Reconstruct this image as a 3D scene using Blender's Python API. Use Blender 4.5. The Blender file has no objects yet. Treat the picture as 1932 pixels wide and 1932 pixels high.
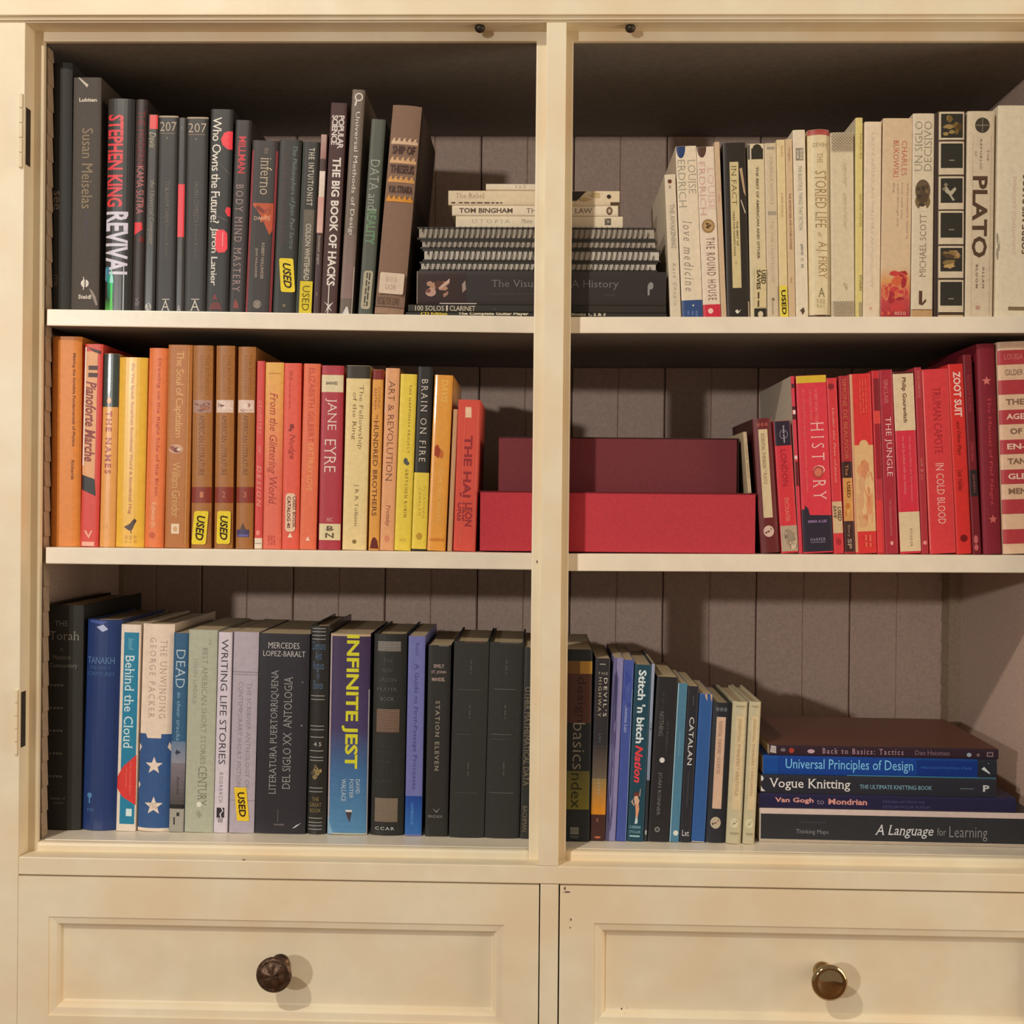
import bpy, bmesh, math, random
from mathutils import Matrix, Vector

# ------------------------------------------------------------------ camera, world, lights, exposure
S = 0.0006                      # metres per photo pixel on the cabinet's front plane
F = 2124.0                      # focal length in pixels (frame 1932 x 1932)
D = S * F                       # camera to front plane
CZ = 1.40                       # camera height
FX, FY = 1018.0, 960.0          # pixel straight in front of the camera
scene = bpy.context.scene
c0 = Vector((FX - 966, 966 - FY, -F)).normalized()
up = Vector((0.0098, 1, 0)); up = (up - c0 * up.dot(c0)).normalized()
rt = c0.cross(up)
CR = Matrix((rt, c0, up)).to_3x3()          # camera space -> world space
cam = bpy.data.objects.new('camera', bpy.data.cameras.new('camera'))
scene.collection.objects.link(cam)
cam.data.sensor_width = 36.0
cam.data.lens = F / 1932 * 36
cam.data.clip_start = 0.05
cam.matrix_world = Matrix.Translation((0, -D, CZ)) @ CR.to_4x4()
scene.camera = cam

world = bpy.data.worlds.new('room_glow'); scene.world = world
world.use_nodes = True
bg = world.node_tree.nodes['Background']
bg.inputs[0].default_value = (1.0, 0.83, 0.68, 1); bg.inputs[1].default_value = 0.30

def lamp(name, loc, power, radius, col):
    l = bpy.data.lights.new(name, 'POINT'); l.energy = power; l.shadow_soft_size = radius; l.color = col
    o = bpy.data.objects.new(name, l); o.location = loc; scene.collection.objects.link(o)
lamp('ceiling_lamp', (-1.235, -2.04, 3.217), 142, 0.05, (1.0, 0.92, 0.79))
lamp('floor_lamp', (-1.995, -3.36, 1.96), 160, 0.07, (1.0, 0.98, 0.95))
wl = bpy.data.lights.new('side_fill', 'AREA'); wl.shape = 'RECTANGLE'; wl.size = 0.7; wl.size_y = 1.8; wl.energy = 32; wl.color = (1.0, 0.82, 0.62)  # unseen fill light added on the right to lift the reveals
wo = bpy.data.objects.new('side_fill', wl); wo.location = (2.2, -0.42, 1.5); wo.rotation_euler = (math.radians(90), 0, math.radians(90)); scene.collection.objects.link(wo)
scene.view_settings.view_transform = 'Standard'
scene.view_settings.look = 'None'
scene.view_settings.gamma = 1.0
scene.view_settings.use_curve_mapping = False
scene.view_settings.exposure = 0.0

# ------------------------------------------------------------------ helpers
def P(px, py, d=0.0):
    """photo pixel -> (x, z) on the vertical plane d photo-pixels behind the front plane"""
    v = CR @ Vector((px - 966, 966 - py, -F))
    t = (D + d * S) / v.y
    return v.x * t, CZ + v.z * t

def lin(h):
    r = []
    for i in (0, 2, 4):
        c = int(h[i:i + 2], 16) / 255
        r.append(c / 12.92 if c <= 0.04045 else ((c + 0.055) / 1.055) ** 2.4)
    return (r[0], r[1], r[2], 1.0)

def ink(h):
    """printed colour: the eye's reading of the photo minus the surface sheen that the light adds back"""
    c = lin(h); return tuple(max((v - 0.012) / 0.988, v * 0.25) for v in c[:3]) + (1.0,)

def nn(nt, t, **kw):
    n = nt.nodes.new(t)
    for k, v in kw.items():
        if k in n.inputs: n.inputs[k].default_value = v
        else: setattr(n, k, v)
    return n

def material(name, col=None, rough=0.5, noise=0.06, scale=60.0, bump=0.0, bscale=300.0, metal=0.0, spec=0.5, tint=None, coat=0.0, stretch=(1, 1, 1)):
    m = bpy.data.materials.new(name); m.use_nodes = True
    nt = m.node_tree; b = nt.nodes['Principled BSDF']
    tc = nn(nt, 'ShaderNodeTexCoord'); mp = nn(nt, 'ShaderNodeMapping'); mp.inputs['Scale'].default_value = stretch
    nt.links.new(tc.outputs['Object'], mp.inputs[0])
    nz = nn(nt, 'ShaderNodeTexNoise', Scale=scale, Detail=3.0); nt.links.new(mp.outputs[0], nz.inputs['Vector'])
    if col is None:
        src = nn(nt, 'ShaderNodeAttribute', attribute_name='Col').outputs['Color']
    else:
        rgb = nn(nt, 'ShaderNodeRGB'); rgb.outputs[0].default_value = col; src = rgb.outputs[0]
    mr = nn(nt, 'ShaderNodeMapRange'); nt.links.new(nz.outputs['Fac'], mr.inputs[0])
    mr.inputs[1].default_value = 0.3; mr.inputs[2].default_value = 0.7
    mr.inputs[3].default_value = 1 - noise; mr.inputs[4].default_value = 1 + noise
    mx = nn(nt, 'ShaderNodeVectorMath', operation='SCALE')
    nt.links.new(src, mx.inputs[0]); nt.links.new(mr.outputs[0], mx.inputs['Scale'])
    out = mx.outputs[0]
    if tint:
        n2 = nn(nt, 'ShaderNodeTexNoise', Scale=9.0, Detail=4.0); nt.links.new(tc.outputs['Object'], n2.inputs['Vector'])
        m2 = nn(nt, 'ShaderNodeMapRange'); nt.links.new(n2.outputs['Fac'], m2.inputs[0])
        m2.inputs[1].default_value = 0.4; m2.inputs[2].default_value = 0.65
        mc = nn(nt, 'ShaderNodeMix', data_type='RGBA'); mc.inputs['B'].default_value = tint
        nt.links.new(m2.outputs[0], mc.inputs[0]); nt.links.new(out, mc.inputs['A'])
        out = mc.outputs['Result']
    nt.links.new(out, b.inputs['Base Color'])
    b.inputs['Roughness'].default_value = rough; b.inputs['Metallic'].default_value = metal
    b.inputs['Specular IOR Level'].default_value = spec
    b.inputs['Coat Weight'].default_value = coat; b.inputs['Coat Roughness'].default_value = 0.08
    if bump:
        n3 = nn(nt, 'ShaderNodeTexNoise', Scale=bscale, Detail=3.0); nt.links.new(mp.outputs[0], n3.inputs['Vector'])
        bp = nn(nt, 'ShaderNodeBump', Strength=bump, Distance=0.001)
        nt.links.new(n3.outputs['Fac'], bp.inputs['Height']); nt.links.new(bp.outputs[0], b.inputs['Normal'])
    return m

M = {
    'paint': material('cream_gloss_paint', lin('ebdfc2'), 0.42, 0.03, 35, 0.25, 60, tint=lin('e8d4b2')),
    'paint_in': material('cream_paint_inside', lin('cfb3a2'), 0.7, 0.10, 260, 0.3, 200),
    'under': material('shade_toned_underside', lin('7e7975'), 0.8, 0.1, 120),  # darkened colour carries the shade under the shelves and case top
    'strip': material('strip_paint', lin('a8927a'), 0.6, 0.1, 200),
    'shelf': material('cream_shelf_paint', lin('ece0ca'), 0.32, 0.04, 45, 0.2, 60),
    'm': material('matte_cover', None, 0.62, 0.07, 220, spec=0.3),
    's': material('satin_cover', None, 0.42, 0.06, 160, spec=0.35),
    'g': material('glossy_cover', None, 0.32, 0.05, 120, coat=0.12),
    'c': material('book_cloth', None, 0.85, 0.14, 900, 0.5, 1500),
    'paper': material('paper_edges', None, 0.9, 0.10, 30, 0.4, 60, stretch=(30, 1, 1)),
    'brass': material('aged_brass', lin('5a4638'), 0.42, 0.5, 160, 0.8, 260, metal=0.85),
    'brass2': material('polished_brass', lin('b09a74'), 0.10, 0.1, 60, 0.0, metal=1.0),
    'iron': material('dark_iron', lin('3c342e'), 0.5, 0.3, 90, 0.4, 200, metal=0.6),
    'hole': material('raw_wood_recess', lin('5a4436'), 0.9, 0.2, 60),
    'wire': material('black_coated_wire', lin('38342f'), 0.35, 0.05, 60),
    'floor': material('floor_boards', lin('7a5a3c'), 0.5, 0.2, 8),
    'wall': material('plaster_wall', lin('d8c8a8'), 0.8, 0.05, 20),
}

def link(o, parent=None):
    scene.collection.objects.link(o)
    if parent: o.parent = parent
    return o

def mesh_obj(name, verts, faces, mat, parent=None, cols=None, smooth=False):
    me = bpy.data.meshes.new(name); me.from_pydata(verts, [], faces); me.materials.append(mat)
    if cols is not None:
        at = me.color_attributes.new('Col', 'FLOAT_COLOR', 'CORNER')
        buf = []
        for p in me.polygons:
            c = cols[p.index] if isinstance(cols, list) else cols
            for _ in range(p.loop_total): buf.extend(c)
        at.data.foreach_set('color', buf)
    if smooth: me.polygons.foreach_set('use_smooth', [True] * len(me.polygons))
    return link(bpy.data.objects.new(name, me), parent)

def bm_obj(name, bm, mat, parent=None, smooth=False):
    me = bpy.data.meshes.new(name); bm.normal_update(); bm.to_mesh(me); bm.free(); me.materials.append(mat)
    if smooth: me.polygons.foreach_set('use_smooth', [True] * len(me.polygons))
    return link(bpy.data.objects.new(name, me), parent)

def box_bm(x0, x1, y0, y1, z0, z1, bev=0.0, bm=None):
    bm = bm or bmesh.new()
    r = bmesh.ops.create_cube(bm, size=1.0, matrix=Matrix.Translation(((x0 + x1) / 2, (y0 + y1) / 2, (z0 + z1) / 2)) @ Matrix.Diagonal((x1 - x0, y1 - y0, z1 - z0, 1)))
    if bev:
        es = list({e for v in r['verts'] for e in v.link_edges})
        bmesh.ops.bevel(bm, geom=es, offset=bev, segments=2, affect='EDGES', profile=0.6)
    return bm

def box(name, x0, x1, y0, y1, z0, z1, mat, parent=None, bev=0.0008):
    return bm_obj(name, box_bm(x0, x1, y0, y1, z0, z1, bev), M[mat], parent)

def thing(name, label, cat, loc=(0, 0, 0), group=None, rot=(0, 0, 0)):
    o = bpy.data.objects.new(name, None); o.empty_display_size = 0.02
    o.location = loc; o.rotation_euler = rot; link(o)
    o['label'] = label; o['category'] = cat
    if group: o['group'] = group
    return o

def extrude_profile(name, pts, z0, z1, mat, parent, axis='z'):
    """closed (u, v) polygon extruded; axis z: (x,y)->z, axis x: (y,z)->x, axis y: (x,z)->y"""
    n = len(pts)
    f = {'z': lambda p, t: (p[0], p[1], t), 'x': lambda p, t: (t, p[0], p[1]), 'y': lambda p, t: (p[0], t, p[1])}[axis]
    vs = [f(p, z0) for p in pts] + [f(p, z1) for p in pts]
    fs = [(i, (i + 1) % n, n + (i + 1) % n, n + i) for i in range(n)] + [tuple(range(n - 1, -1, -1)), tuple(range(n, 2 * n))]
    o = mesh_obj(name, vs, fs, M[mat], parent)
    b = bmesh.new(); b.from_mesh(o.data); bmesh.ops.recalc_face_normals(b, faces=b.faces); b.to_mesh(o.data); b.free()
    return o

def lathe_bm(prof, seg=36):
    """prof = (y, r) list, turned about the y axis"""
    bm = bmesh.new(); rings = []
    for y, r in prof:
        if r < 1e-6: rings.append([bm.verts.new((0, y, 0))])
        else: rings.append([bm.verts.new((r * math.cos(2 * math.pi * k / seg), y, r * math.sin(2 * math.pi * k / seg))) for k in range(seg)])
    for a, b in zip(rings, rings[1:]):
        for k in range(seg):
            k2 = (k + 1) % seg
            if len(a) == 1: bm.faces.new((a[0], b[k], b[k2]))
            elif len(b) == 1: bm.faces.new((a[k], a[k2], b[0]))
            else: bm.faces.new((a[k], a[k2], b[k2], b[k]))
    bmesh.ops.recalc_face_normals(bm, faces=bm.faces)
    return bm

# ------------------------------------------------------------------ the room
floor = box('floor', -4.0, 3.0, -5.0, 1.0, -0.05, 0.0, 'floor', None, 0); floor['kind'] = 'structure'
wb = box('wall_back', -4.0, 3.0, 0.42, 0.52, 0.0, 3.6, 'wall', None, 0); wb['kind'] = 'structure'

# ------------------------------------------------------------------ the built-in bookcase
BD = 42 * S                    # stop bead is set back this far
SD = 55 * S                    # front edges of the shelves
T = 0.3595                     # back boards
case = thing('bookcase', 'tall cream painted built-in bookcase with open shelves above two panelled drawers', 'bookcase', (0, 0, 0))
def px_x(*pts, d=0): return sum(P(a, b, d)[0] for a, b in pts) / len(pts)
def px_z(*pts, d=0): return sum(P(a, b, d)[1] for a, b in pts) / len(pts)
SLx = px_x((46.5, 60), (44, 600), (40.5, 1000), (34, 1600))          # left stile, inner edge
CLx = px_x((1033, 60), (1024, 640), (1020, 1080), (1018, 1560))      # centre stile
CRx = px_x((1070, 60), (1062, 560), (1058, 1080), (1055, 1600))
BLx = px_x((82, 80), (79.7, 600), (77, 1080), (70, 1560), d=42)      # left bead inner edge
BCl = px_x((1012, 200), (1005, 600), (1002.5, 1080), (999, 1560), d=42)
BCr = px_x((1082, 200), (1075.5, 600), (1072, 1080), (1069, 1560), d=42)
IL = BLx - 0.0245                                                     # left inner wall
RW = 0.596                                            # right inner wall
SRx = 0.6135
TOPz = px_z((60, 40), (840, 44.5), (1240, 44.5), (1932, 38.5))
BTz = px_z((90, 76), (600, 80), (1150, 80), (1932, 75), d=42)         # top bead lower edge
LEDz = px_z((60, 1617), (980, 1633), (1080, 1634), (1932, 1651))      # top of the bottom rail
BBz = px_z((90, 1587), (980, 1603), (1100, 1606), (1932, 1622), d=42) # bottom bead top = inner floor
GAPz = px_z((40, 1652), (1000, 1666), (1080, 1668), (1932, 1688))
DBz = GAPz - 338 * S
W0, W1 = SLx - 0.10, SRx + 0.10
FT = 0.019
PAR = case
def part(name, *a, **k): return box(name, *a, **k)
part('stile', W0, SLx, 0, FT, 0.0, 2.35, 'paint', PAR)
part('stile', CLx, CRx, 0, FT, LEDz, TOPz, 'paint', PAR)
part('stile', SRx, W1, 0, FT, 0.0, 2.35, 'paint', PAR)
part('top_rail', SLx, SRx, 0.0002, FT, TOPz, 2.34, 'paint', PAR)
cz = px_z((0, 31), (400, 33), (1000, 38), (1932, 32))
part('cornice', W0 - 0.01, W1 + 0.01, -0.008, 0.0, cz, 2.36, 'paint', PAR, bev=0.0012)
part('cornice_lip', W0, W1, -0.0035, 0.0001, cz - 0.0035, cz + 0.001, 'paint', PAR, bev=0.001)
part('bottom_rail', SLx, SRx, 0.0002, FT, GAPz + 0.0006, LEDz, 'paint', PAR, bev=0.0012)
# stop beads behind the face frame
def bead_v(x0, x1):
    part('stop_bead', x0, x1, BD, BD + 0.007, BBz - 0.012, BTz + 0.03, 'paint', PAR, bev=0.0015)
bead_v(SLx - 0.02, BLx); bead_v(BCl, BCr); bead_v(RW, SRx + 0.02)
part('stop_bead', BLx - 0.002, RW + 0.002, BD - 0.0003, BD + 0.007, BTz, TOPz + 0.02, 'paint', PAR, bev=0.0015)
for a, b in ((BLx - 0.002, BCl + 0.001), (BCr - 0.001, RW + 0.002)):
    part('sill_bead', a, b, BD - 0.0005, BD + 0.0115, LEDz - 0.012, BBz, 'paint', PAR, bev=0.004)
# filler between frame and bead
part('ledge', SLx - 0.002, SRx, FT - 0.001, BD + 0.002, GAPz + 0.001, LEDz - 0.0004, 'paint', PAR)
part('reveal_top', SLx - 0.002, SRx, FT - 0.001, BD + 0.002, TOPz + 0.0003, 2.34, 'paint', PAR)
part('reveal_side', W0, SLx - 0.0004, FT - 0.001, BD + 0.002, 0.0, 2.34, 'paint', PAR)
part('reveal_side', SRx + 0.0004, W1, FT - 0.001, BD + 0.002, 0.0, 2.34, 'paint', PAR)
part('reveal_side', CLx + 0.0004, CRx - 0.0004, FT - 0.001, BD + 0.002, LEDz, TOPz, 'paint', PAR)
# carcass
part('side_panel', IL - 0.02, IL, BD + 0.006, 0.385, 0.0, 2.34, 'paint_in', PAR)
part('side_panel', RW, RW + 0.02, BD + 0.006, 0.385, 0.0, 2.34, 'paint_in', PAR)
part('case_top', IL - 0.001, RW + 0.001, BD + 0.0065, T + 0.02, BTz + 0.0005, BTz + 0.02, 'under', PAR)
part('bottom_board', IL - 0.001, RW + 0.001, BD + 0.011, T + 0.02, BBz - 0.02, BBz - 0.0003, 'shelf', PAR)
# tongue and groove back boards: chamfered edges, a centre bead groove
pitch = 175 / 0.78 * S
xs = (727 - FX) / 0.78 * S - 4 * pitch
while xs < RW:
    a, b = max(xs + 0.0008, IL - 0.001), min(xs + pitch - 0.0008, RW)
    if b - a > 0.01:
        m_ = xs + pitch / 2; g = 0.0018
        pts = [(a, T + 0.012), (a, T + g), (a + g, T)]
        if a < m_ - 0.01 and b > m_ + 0.01: pts += [(m_ - 0.0016, T), (m_, T + 0.0022), (m_ + 0.0016, T)]
        pts += [(b - g, T), (b, T + g), (b, T + 0.012)]
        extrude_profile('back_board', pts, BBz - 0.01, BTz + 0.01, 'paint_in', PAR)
    xs += pitch
part('back_panel', IL, RW, T + 0.0125, T + 0.018, 0.0, 2.34, 'hole', PAR, bev=0)
# saw-tooth strips that carry the shelves
def saw(x, sgn, y0, y1, w=0.0060):
    pts = [(x, BBz)]; z = BBz; tp = 0.0296
    while z < BTz - 0.01:
        z2 = min(z + tp, BTz - 0.001)
        pts += [(x + sgn * (w + .0016), z + 0.0012), (x + sgn * (w + .0003), z2 - 0.001), (x + sgn * w, z2)]
        z = z2
    pts.append((x, BTz - 0.001))
    extrude_profile('shelf_support_strip', pts, y0, y1, 'strip', PAR, axis='y')
saw(IL, 1, BD + 0.011, BD + 0.026, 0.0235); saw(IL, 1, T - 0.022, T - 0.0005)
saw(RW, -1, T - 0.03, T - 0.0005, 0.0155); saw(RW, -1, BD + 0.011, BD + 0.026)
# shelves: (x range px, top y at both ends, bottom y at both ends)
SH = {}
def shelf(key, xa, xb, ta, tb, ba, bb):
    XA, ZA = P(xa, ta, 55); XB, ZB = P(xb, tb, 55)
    _, ZC = P(xa, ba, 55); _, ZD = P(xb, bb, 55)
    th = ((ZA - ZC) + (ZB - ZD)) / 2
    L = math.hypot(XB - XA, ZB - ZA); ang = math.atan2(ZB - ZA, XB - XA)
    bm = box_bm(0, L, SD, T - 0.001, -th, 0, 0.0012)
    bm.transform(Matrix.Translation((XA, 0, ZA)) @ Matrix.Rotation(-ang, 4, 'Y'))
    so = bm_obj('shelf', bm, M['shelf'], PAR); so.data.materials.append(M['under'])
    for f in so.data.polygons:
        if f.normal.z < -0.7 and f.area > 0.001: f.material_index = 1  # large downward faces take the colour with shade in it
    SH[key] = lambda x: ZA + (ZB - ZA) * (x - XA) / (XB - XA)
xe = FX + (RW / S) * F / (F + 55) - 3
shelf('1L', 88, 1040, 583, 597.3, 614, 629.5)
shelf('1R', 1042, xe, 597.5, 597, 629, 628)
shelf('2L', 86, 1037, 1032.3, 1044, 1062, 1077)
shelf('2R', 1039, xe, 1044.5, 1048, 1076.5, 1082)
SH['3L'] = SH['3R'] = lambda x: BBz - 0.0003
# drawers with a moulded recessed panel
def drawer(px0, px1, inner, knob_px, mat):
    x0, x1 = px0, px1; z1, z0 = GAPz - 0.0010, DBz
    dr = thing('drawer', '', 'drawer'); del dr['label'], dr['category']; dr.parent = PAR
    fl, fr, ftp, fb = inner
    X0, Z1 = P(fl, ftp); X1, Z0 = P(fr, fb)
    X0 = P(fl, (ftp + fb) / 2)[0]; X1 = P(fr, (ftp + fb) / 2)[0] if fr < 1900 else x1 - (X0 - x0)
    zt = (P(max(fl, 0), ftp)[1] if fr < 1900 else P((fl + 1932) / 2, ftp)[1])
    rects = [(x0, x1, z0, z1, 0.0), (X0, X1, Z0, zt, 0.0), (X0 + .0006, X1 - .0006, Z0 + .0006, zt - .0006, 0.0016), (X0 + .0085, X1 - .0085, Z0 + .0085, zt - .0085, 0.0028),
             (X0 + .0115, X1 - .0115, Z0 + .0115, zt - .0115, 0.0062), (X0 + .0132, X1 - .0132, Z0 + .0132, zt - .0132, 0.0102), (X0 + .0152, X1 - .0152, Z0 + .0152, zt - .0152, 0.0108)]
    vs, fs = [], []
    for a, b, c, d, y in rects: vs += [(a, y, c), (b, y, c), (b, y, d), (a, y, d)]
    for k in range(len(rects) - 1):
        for i in range(4):
            j = (i + 1) % 4; fs.append((4 * k + i, 4 * k + j, 4 * k + 4 + j, 4 * k + 4 + i))
    n = len(vs); fs.append((n - 4, n - 3, n - 2, n - 1))
    vs += [(x0, FT, z0), (x1, FT, z0), (x1, FT, z1), (x0, FT, z1)]
    for i in range(4):
        j = (i + 1) % 4; fs.append((j, i, n + i, n + j))
    fs.append((n + 3, n + 2, n + 1, n))
    o = mesh_obj('drawer_front', vs, fs, M['paint'], dr)
    b = bmesh.new(); b.from_mesh(o.data); bmesh.ops.recalc_face_normals(b, faces=b.faces); b.to_mesh(o.data); b.free()
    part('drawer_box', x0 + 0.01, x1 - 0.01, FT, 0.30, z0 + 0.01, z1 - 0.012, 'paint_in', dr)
    kx, kz = P(knob_px[0], knob_px[1], -44); yb = 0.0108
    prof = [(yb, 0.0), (yb, 0.0105), (yb - 0.003, 0.0108), (yb - 0.0045, 0.0075), (yb - 0.012, 0.006), (yb - 0.018, 0.0072), (yb - 0.024, 0.0125),
            (yb - 0.029, 0.0180), (yb - 0.0325, 0.0200), (yb - 0.0345, 0.0196), (yb - 0.0355, 0.0178), (yb - 0.0362, 0.0172)]
    prof += [(yb - 0.0355, 0.0160), (yb - 0.0372, 0.013), (yb - 0.0388, 0.0085), (yb - 0.0395, 0.004), (yb - 0.0397, 0.0)]
    kb = lathe_bm(prof)
    if mat == 'brass':
        for v in kb.verts:
            r = math.hypot(v.co.x, v.co.z)
            if v.co.y < yb - 0.036 and 0.002 < r < 0.016: v.co.y += 0.0008 * math.sin(6 * math.atan2(v.co.z, v.co.x)) * r / 0.013
    kb.transform(Matrix.Translation((kx, 0, kz)))
    bm_obj('knob', kb, M[mat], dr, True)
    return dr
drawer(SLx + 0.0003, px_x((1016.5, 1700), (1015.5, 1900)), (91, 951, 1729, 1934), (515, 1842), 'brass')
drawer(px_x((1055.5, 1700), (1055.5, 1900)), SRx - 0.0003, (1120, 1950, 1749, 1952), (1567, 1857), 'brass2')
cdx0, cdx1 = px_x((1018.5, 1700), (1018, 1900)), px_x((1053, 1700), (1053, 1900))
part('drawer_divider', cdx0, cdx1, 0.0003, FT, 0.12, GAPz - 0.0001, 'paint', PAR)
part('lower_rail', SLx - 0.006, SRx, 0.0003, FT, DBz - 0.05, DBz - 0.0015, 'paint', PAR)
for a, b in ((SLx, cdx0), (cdx1, SRx)):
    part('lower_door', a + 0.001, b - 0.001, 0.0003, FT, 0.12, DBz - 0.0515, 'paint', PAR)
part('plinth', SLx, SRx, 0.004, FT, 0.0, 0.119, 'paint', PAR)
# hinge recesses and old hinge knuckles on the left stile, catches under the top rail
def hinge(pa, pb, kx, ya, yb):
    x0 = SLx; z1 = P(*pa)[1]; z0 = P(*pb)[1]
    h = thing('hinge', '', 'hinge'); del h['label'], h['category']; h.parent = PAR
    box('hinge_leaf', x0 - 0.0006, x0 + 0.0003, 0.0035, 0.015, z0, z1, 'iron', h, 0)
    zz0, zz1 = P(kx, yb)[1], P(kx, ya)[1]; n = 5; w = (zz1 - zz0) / n
    for i in range(n):
        b = lathe_bm([(0, 0), (0, .0022), (w * 0.93, .0022), (w * 0.93, 0)], 12)
        b.transform(Matrix.Translation((SLx - 0.0035, -0.0012, zz0 + i * w)) @ Matrix.Rotation(math.pi / 2, 4, 'X'))
        bm_obj('hinge_knuckle', b, M['paint'], h, False)
hinge((48, 200), (46, 308), 42, 176, 316)
hinge((40, 1307), (38, 1412), 32, 1300, 1422)
for px in (905, 1190):
    x, z = P(px, 57, 8)
    b = lathe_bm([(0, 0), (0, .005), (.003, .0062), (.006, .0048), (.0075, .002), (.0078, 0)], 14)
    b.transform(Matrix.Translation((x, 0.010, TOPz + 0.0002)) @ Matrix.Rotation(-math.pi / 2, 4, 'X'))
    bm_obj('door_catch', b, M['iron'], PAR, True)
# bare-wood chips in the paint
for i, (px, py, w, h) in enumerate(((1066, 1676, 3, 8), (1070, 1683, 9, 2.5), (1077, 1735, 2, 5), (1076, 1750, 2, 4), (460, 1622, 5, 2), (1013, 1060, 2, 6), (1173, 1903, 3, 5))):
    x, z = P(px, py)
    d = -0.00025 if py != 1060 else BD - 0.0003
    if py == 1060: x, z = P(px, py, 42)
    b = bmesh.new(); k = 8
    vs = [b.verts.new((x + math.cos(t * 6.283 / k) * w * S * (.4 + .2 * ((i + t) % 3)), d, z + math.sin(t * 6.283 / k) * h * S * (.4 + .15 * ((i * t) % 3)))) for t in range(k)]
    b.faces.new(vs[::-1]); bm_obj('paint_chip', b, M['hole'], PAR)

# ------------------------------------------------------------------ lettering (built-in font turned into flat meshes)
TXT = {}
def want(s, style): TXT[(s, style)] = None
def make_texts():
    keys = list(TXT); obs = []
    for s, st in keys:
        c = bpy.data.curves.new('t', 'FONT'); c.body = s; c.resolution_u = 2; c.size = 1.0
        c.offset = 0.028 if 'b' in st else (-0.012 if ('t' in st or 'f' in st) else 0.0)
        if 'w' in st: c.space_character = 1.35
        if 'n' in st: c.space_character = 0.9
        if 'l' in st: c.space_line = 0.8
        c.align_x = 'CENTER' if 'h' in st else 'LEFT'
        o = bpy.data.objects.new('t', c); scene.collection.objects.link(o); obs.append(o)
    dg = bpy.context.evaluated_depsgraph_get(); dg.update()
    for k, o in zip(keys, obs):
        me = bpy.data.meshes.new_from_object(o.evaluated_get(dg))
        vs = [(v.co.x, v.co.y) for v in me.vertices]; fs = [tuple(p.vertices) for p in me.polygons]
        if 'f' in k[1] or 'g' in k[1]:          # slab serifs on every stem end
            cnt = {}
            for f in fs:
                for i in range(len(f)):
                    e = tuple(sorted((f[i], f[(i + 1) % len(f)]))); cnt[e] = cnt.get(e, 0) + 1
            for (a, b), c in list(cnt.items()):
                if c != 1: continue
                (xa, ya), (xb, yb) = vs[a], vs[b]
                if abs(ya - yb) < 0.004 and 0.03 < abs(xa - xb) < 0.16:
                    x0, x1 = min(xa, xb) - 0.05, max(xa, xb) + 0.05; h = 0.028
                    n = len(vs); vs += [(x0, ya - h / 2), (x1, ya - h / 2), (x1, ya + h / 2), (x0, ya + h / 2)]
                    fs.append((n, n + 1, n + 2, n + 3))
        if 'i' in k[1]: vs = [(x + 0.25 * y, y) for x, y in vs]
        x0 = min(v[0] for v in vs); x1 = max(v[0] for v in vs); y0 = min(v[1] for v in vs); y1 = max(v[1] for v in vs)
        TXT[k] = ([((x - x0) / (x1 - x0), (y - y0) / (y1 - y0)) for x, y in vs], fs)
        c = o.data; bpy.data.objects.remove(o); bpy.data.curves.remove(c); bpy.data.meshes.remove(me)

# ------------------------------------------------------------------ books
BOOKS = []
def rowy(key, x):
    return {'1L': 583 + (x - 90) * .0154, '1R': 597.3, '2L': 1032.3 + (x - 90) * .0128, '2R': 1045 + (x - 1075) * .0035,
            '3L': 1566 + (x - 90) * .0165, '3R': 1589.0 - (x - 1070) * .02}[key]
def book(key, xbl, xbr, xtl, ytop, col, label, prints=(), **o):
    BOOKS.append((key, xbl, xbr, xtl, ytop, col, label, prints, o))
GR = {'1L': 'dark books on the upper left shelf', '1R': 'white books on the upper right shelf', '2L': 'orange and yellow books on the middle left shelf',
      '2R': 'red books on the middle right shelf', '3L': 'blue and black books on the bottom left shelf', '3R': 'blue books on the bottom right shelf'}

def prof(a, b, p): return b * abs(2 * a - 1) ** p

def cover_mesh(W, H, Dp, b, p, th, r_in):
    """U shaped wrap: spine (rounded) and two boards, with thickness"""
    n = 13; pts = []
    for i in range(n):
        t = i / (n - 1); a = 0.5 - 0.5 * math.cos(math.pi * t)
        pts.append(((a - .5) * W, prof(a, b, p)))
    outer = [(-W / 2, Dp)] + pts + [(W / 2, Dp)]
    wi = W / 2 - th
    inner = [(-wi, Dp)] + [(x * wi / (W / 2), y + th) for x, y in pts] + [(wi, Dp)]
    m = len(outer); vs = []
    for z in (0, H):
        vs += [(x, y, z) for x, y in outer] + [(x, y, z) for x, y in inner]
    fs = []
    O = lambda k, i, t: t * 2 * m + k * m + i
    for i in range(m - 1):
        fs.append((O(0, i, 0), O(0, i + 1, 0), O(0, i + 1, 1), O(0, i, 1)))
        fs.append((O(1, i + 1, 0), O(1, i, 0), O(1, i, 1), O(1, i + 1, 1)))
        fs.append((O(0, i, 1), O(0, i + 1, 1), O(1, i + 1, 1), O(1, i, 1)))
        fs.append((O(0, i + 1, 0), O(0, i, 0), O(1, i, 0), O(1, i + 1, 0)))
    for i in (0, m - 1):
        q = (O(0, i, 0), O(0, i, 1), O(1, i, 1), O(1, i, 0)); fs.append(q if i == 0 else q[::-1])
    return vs, fs, m

def bounds(it, wpx):
    k = it[0]
    if k == 'T': return it[2], it[3], it[4] * wpx, it[5] * wpx
    if k in 'RN': return it[1], it[2], it[3] * wpx, it[4] * wpx
    if k in 'ES': return it[1] - it[3], it[1] + it[3], it[2] * wpx - it[4], it[2] * wpx + it[4]
    ss = [p[0] for p in it[1]]; aa = [p[1] * wpx for p in it[1]]
    return min(ss), max(ss), min(aa), max(aa)

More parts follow.
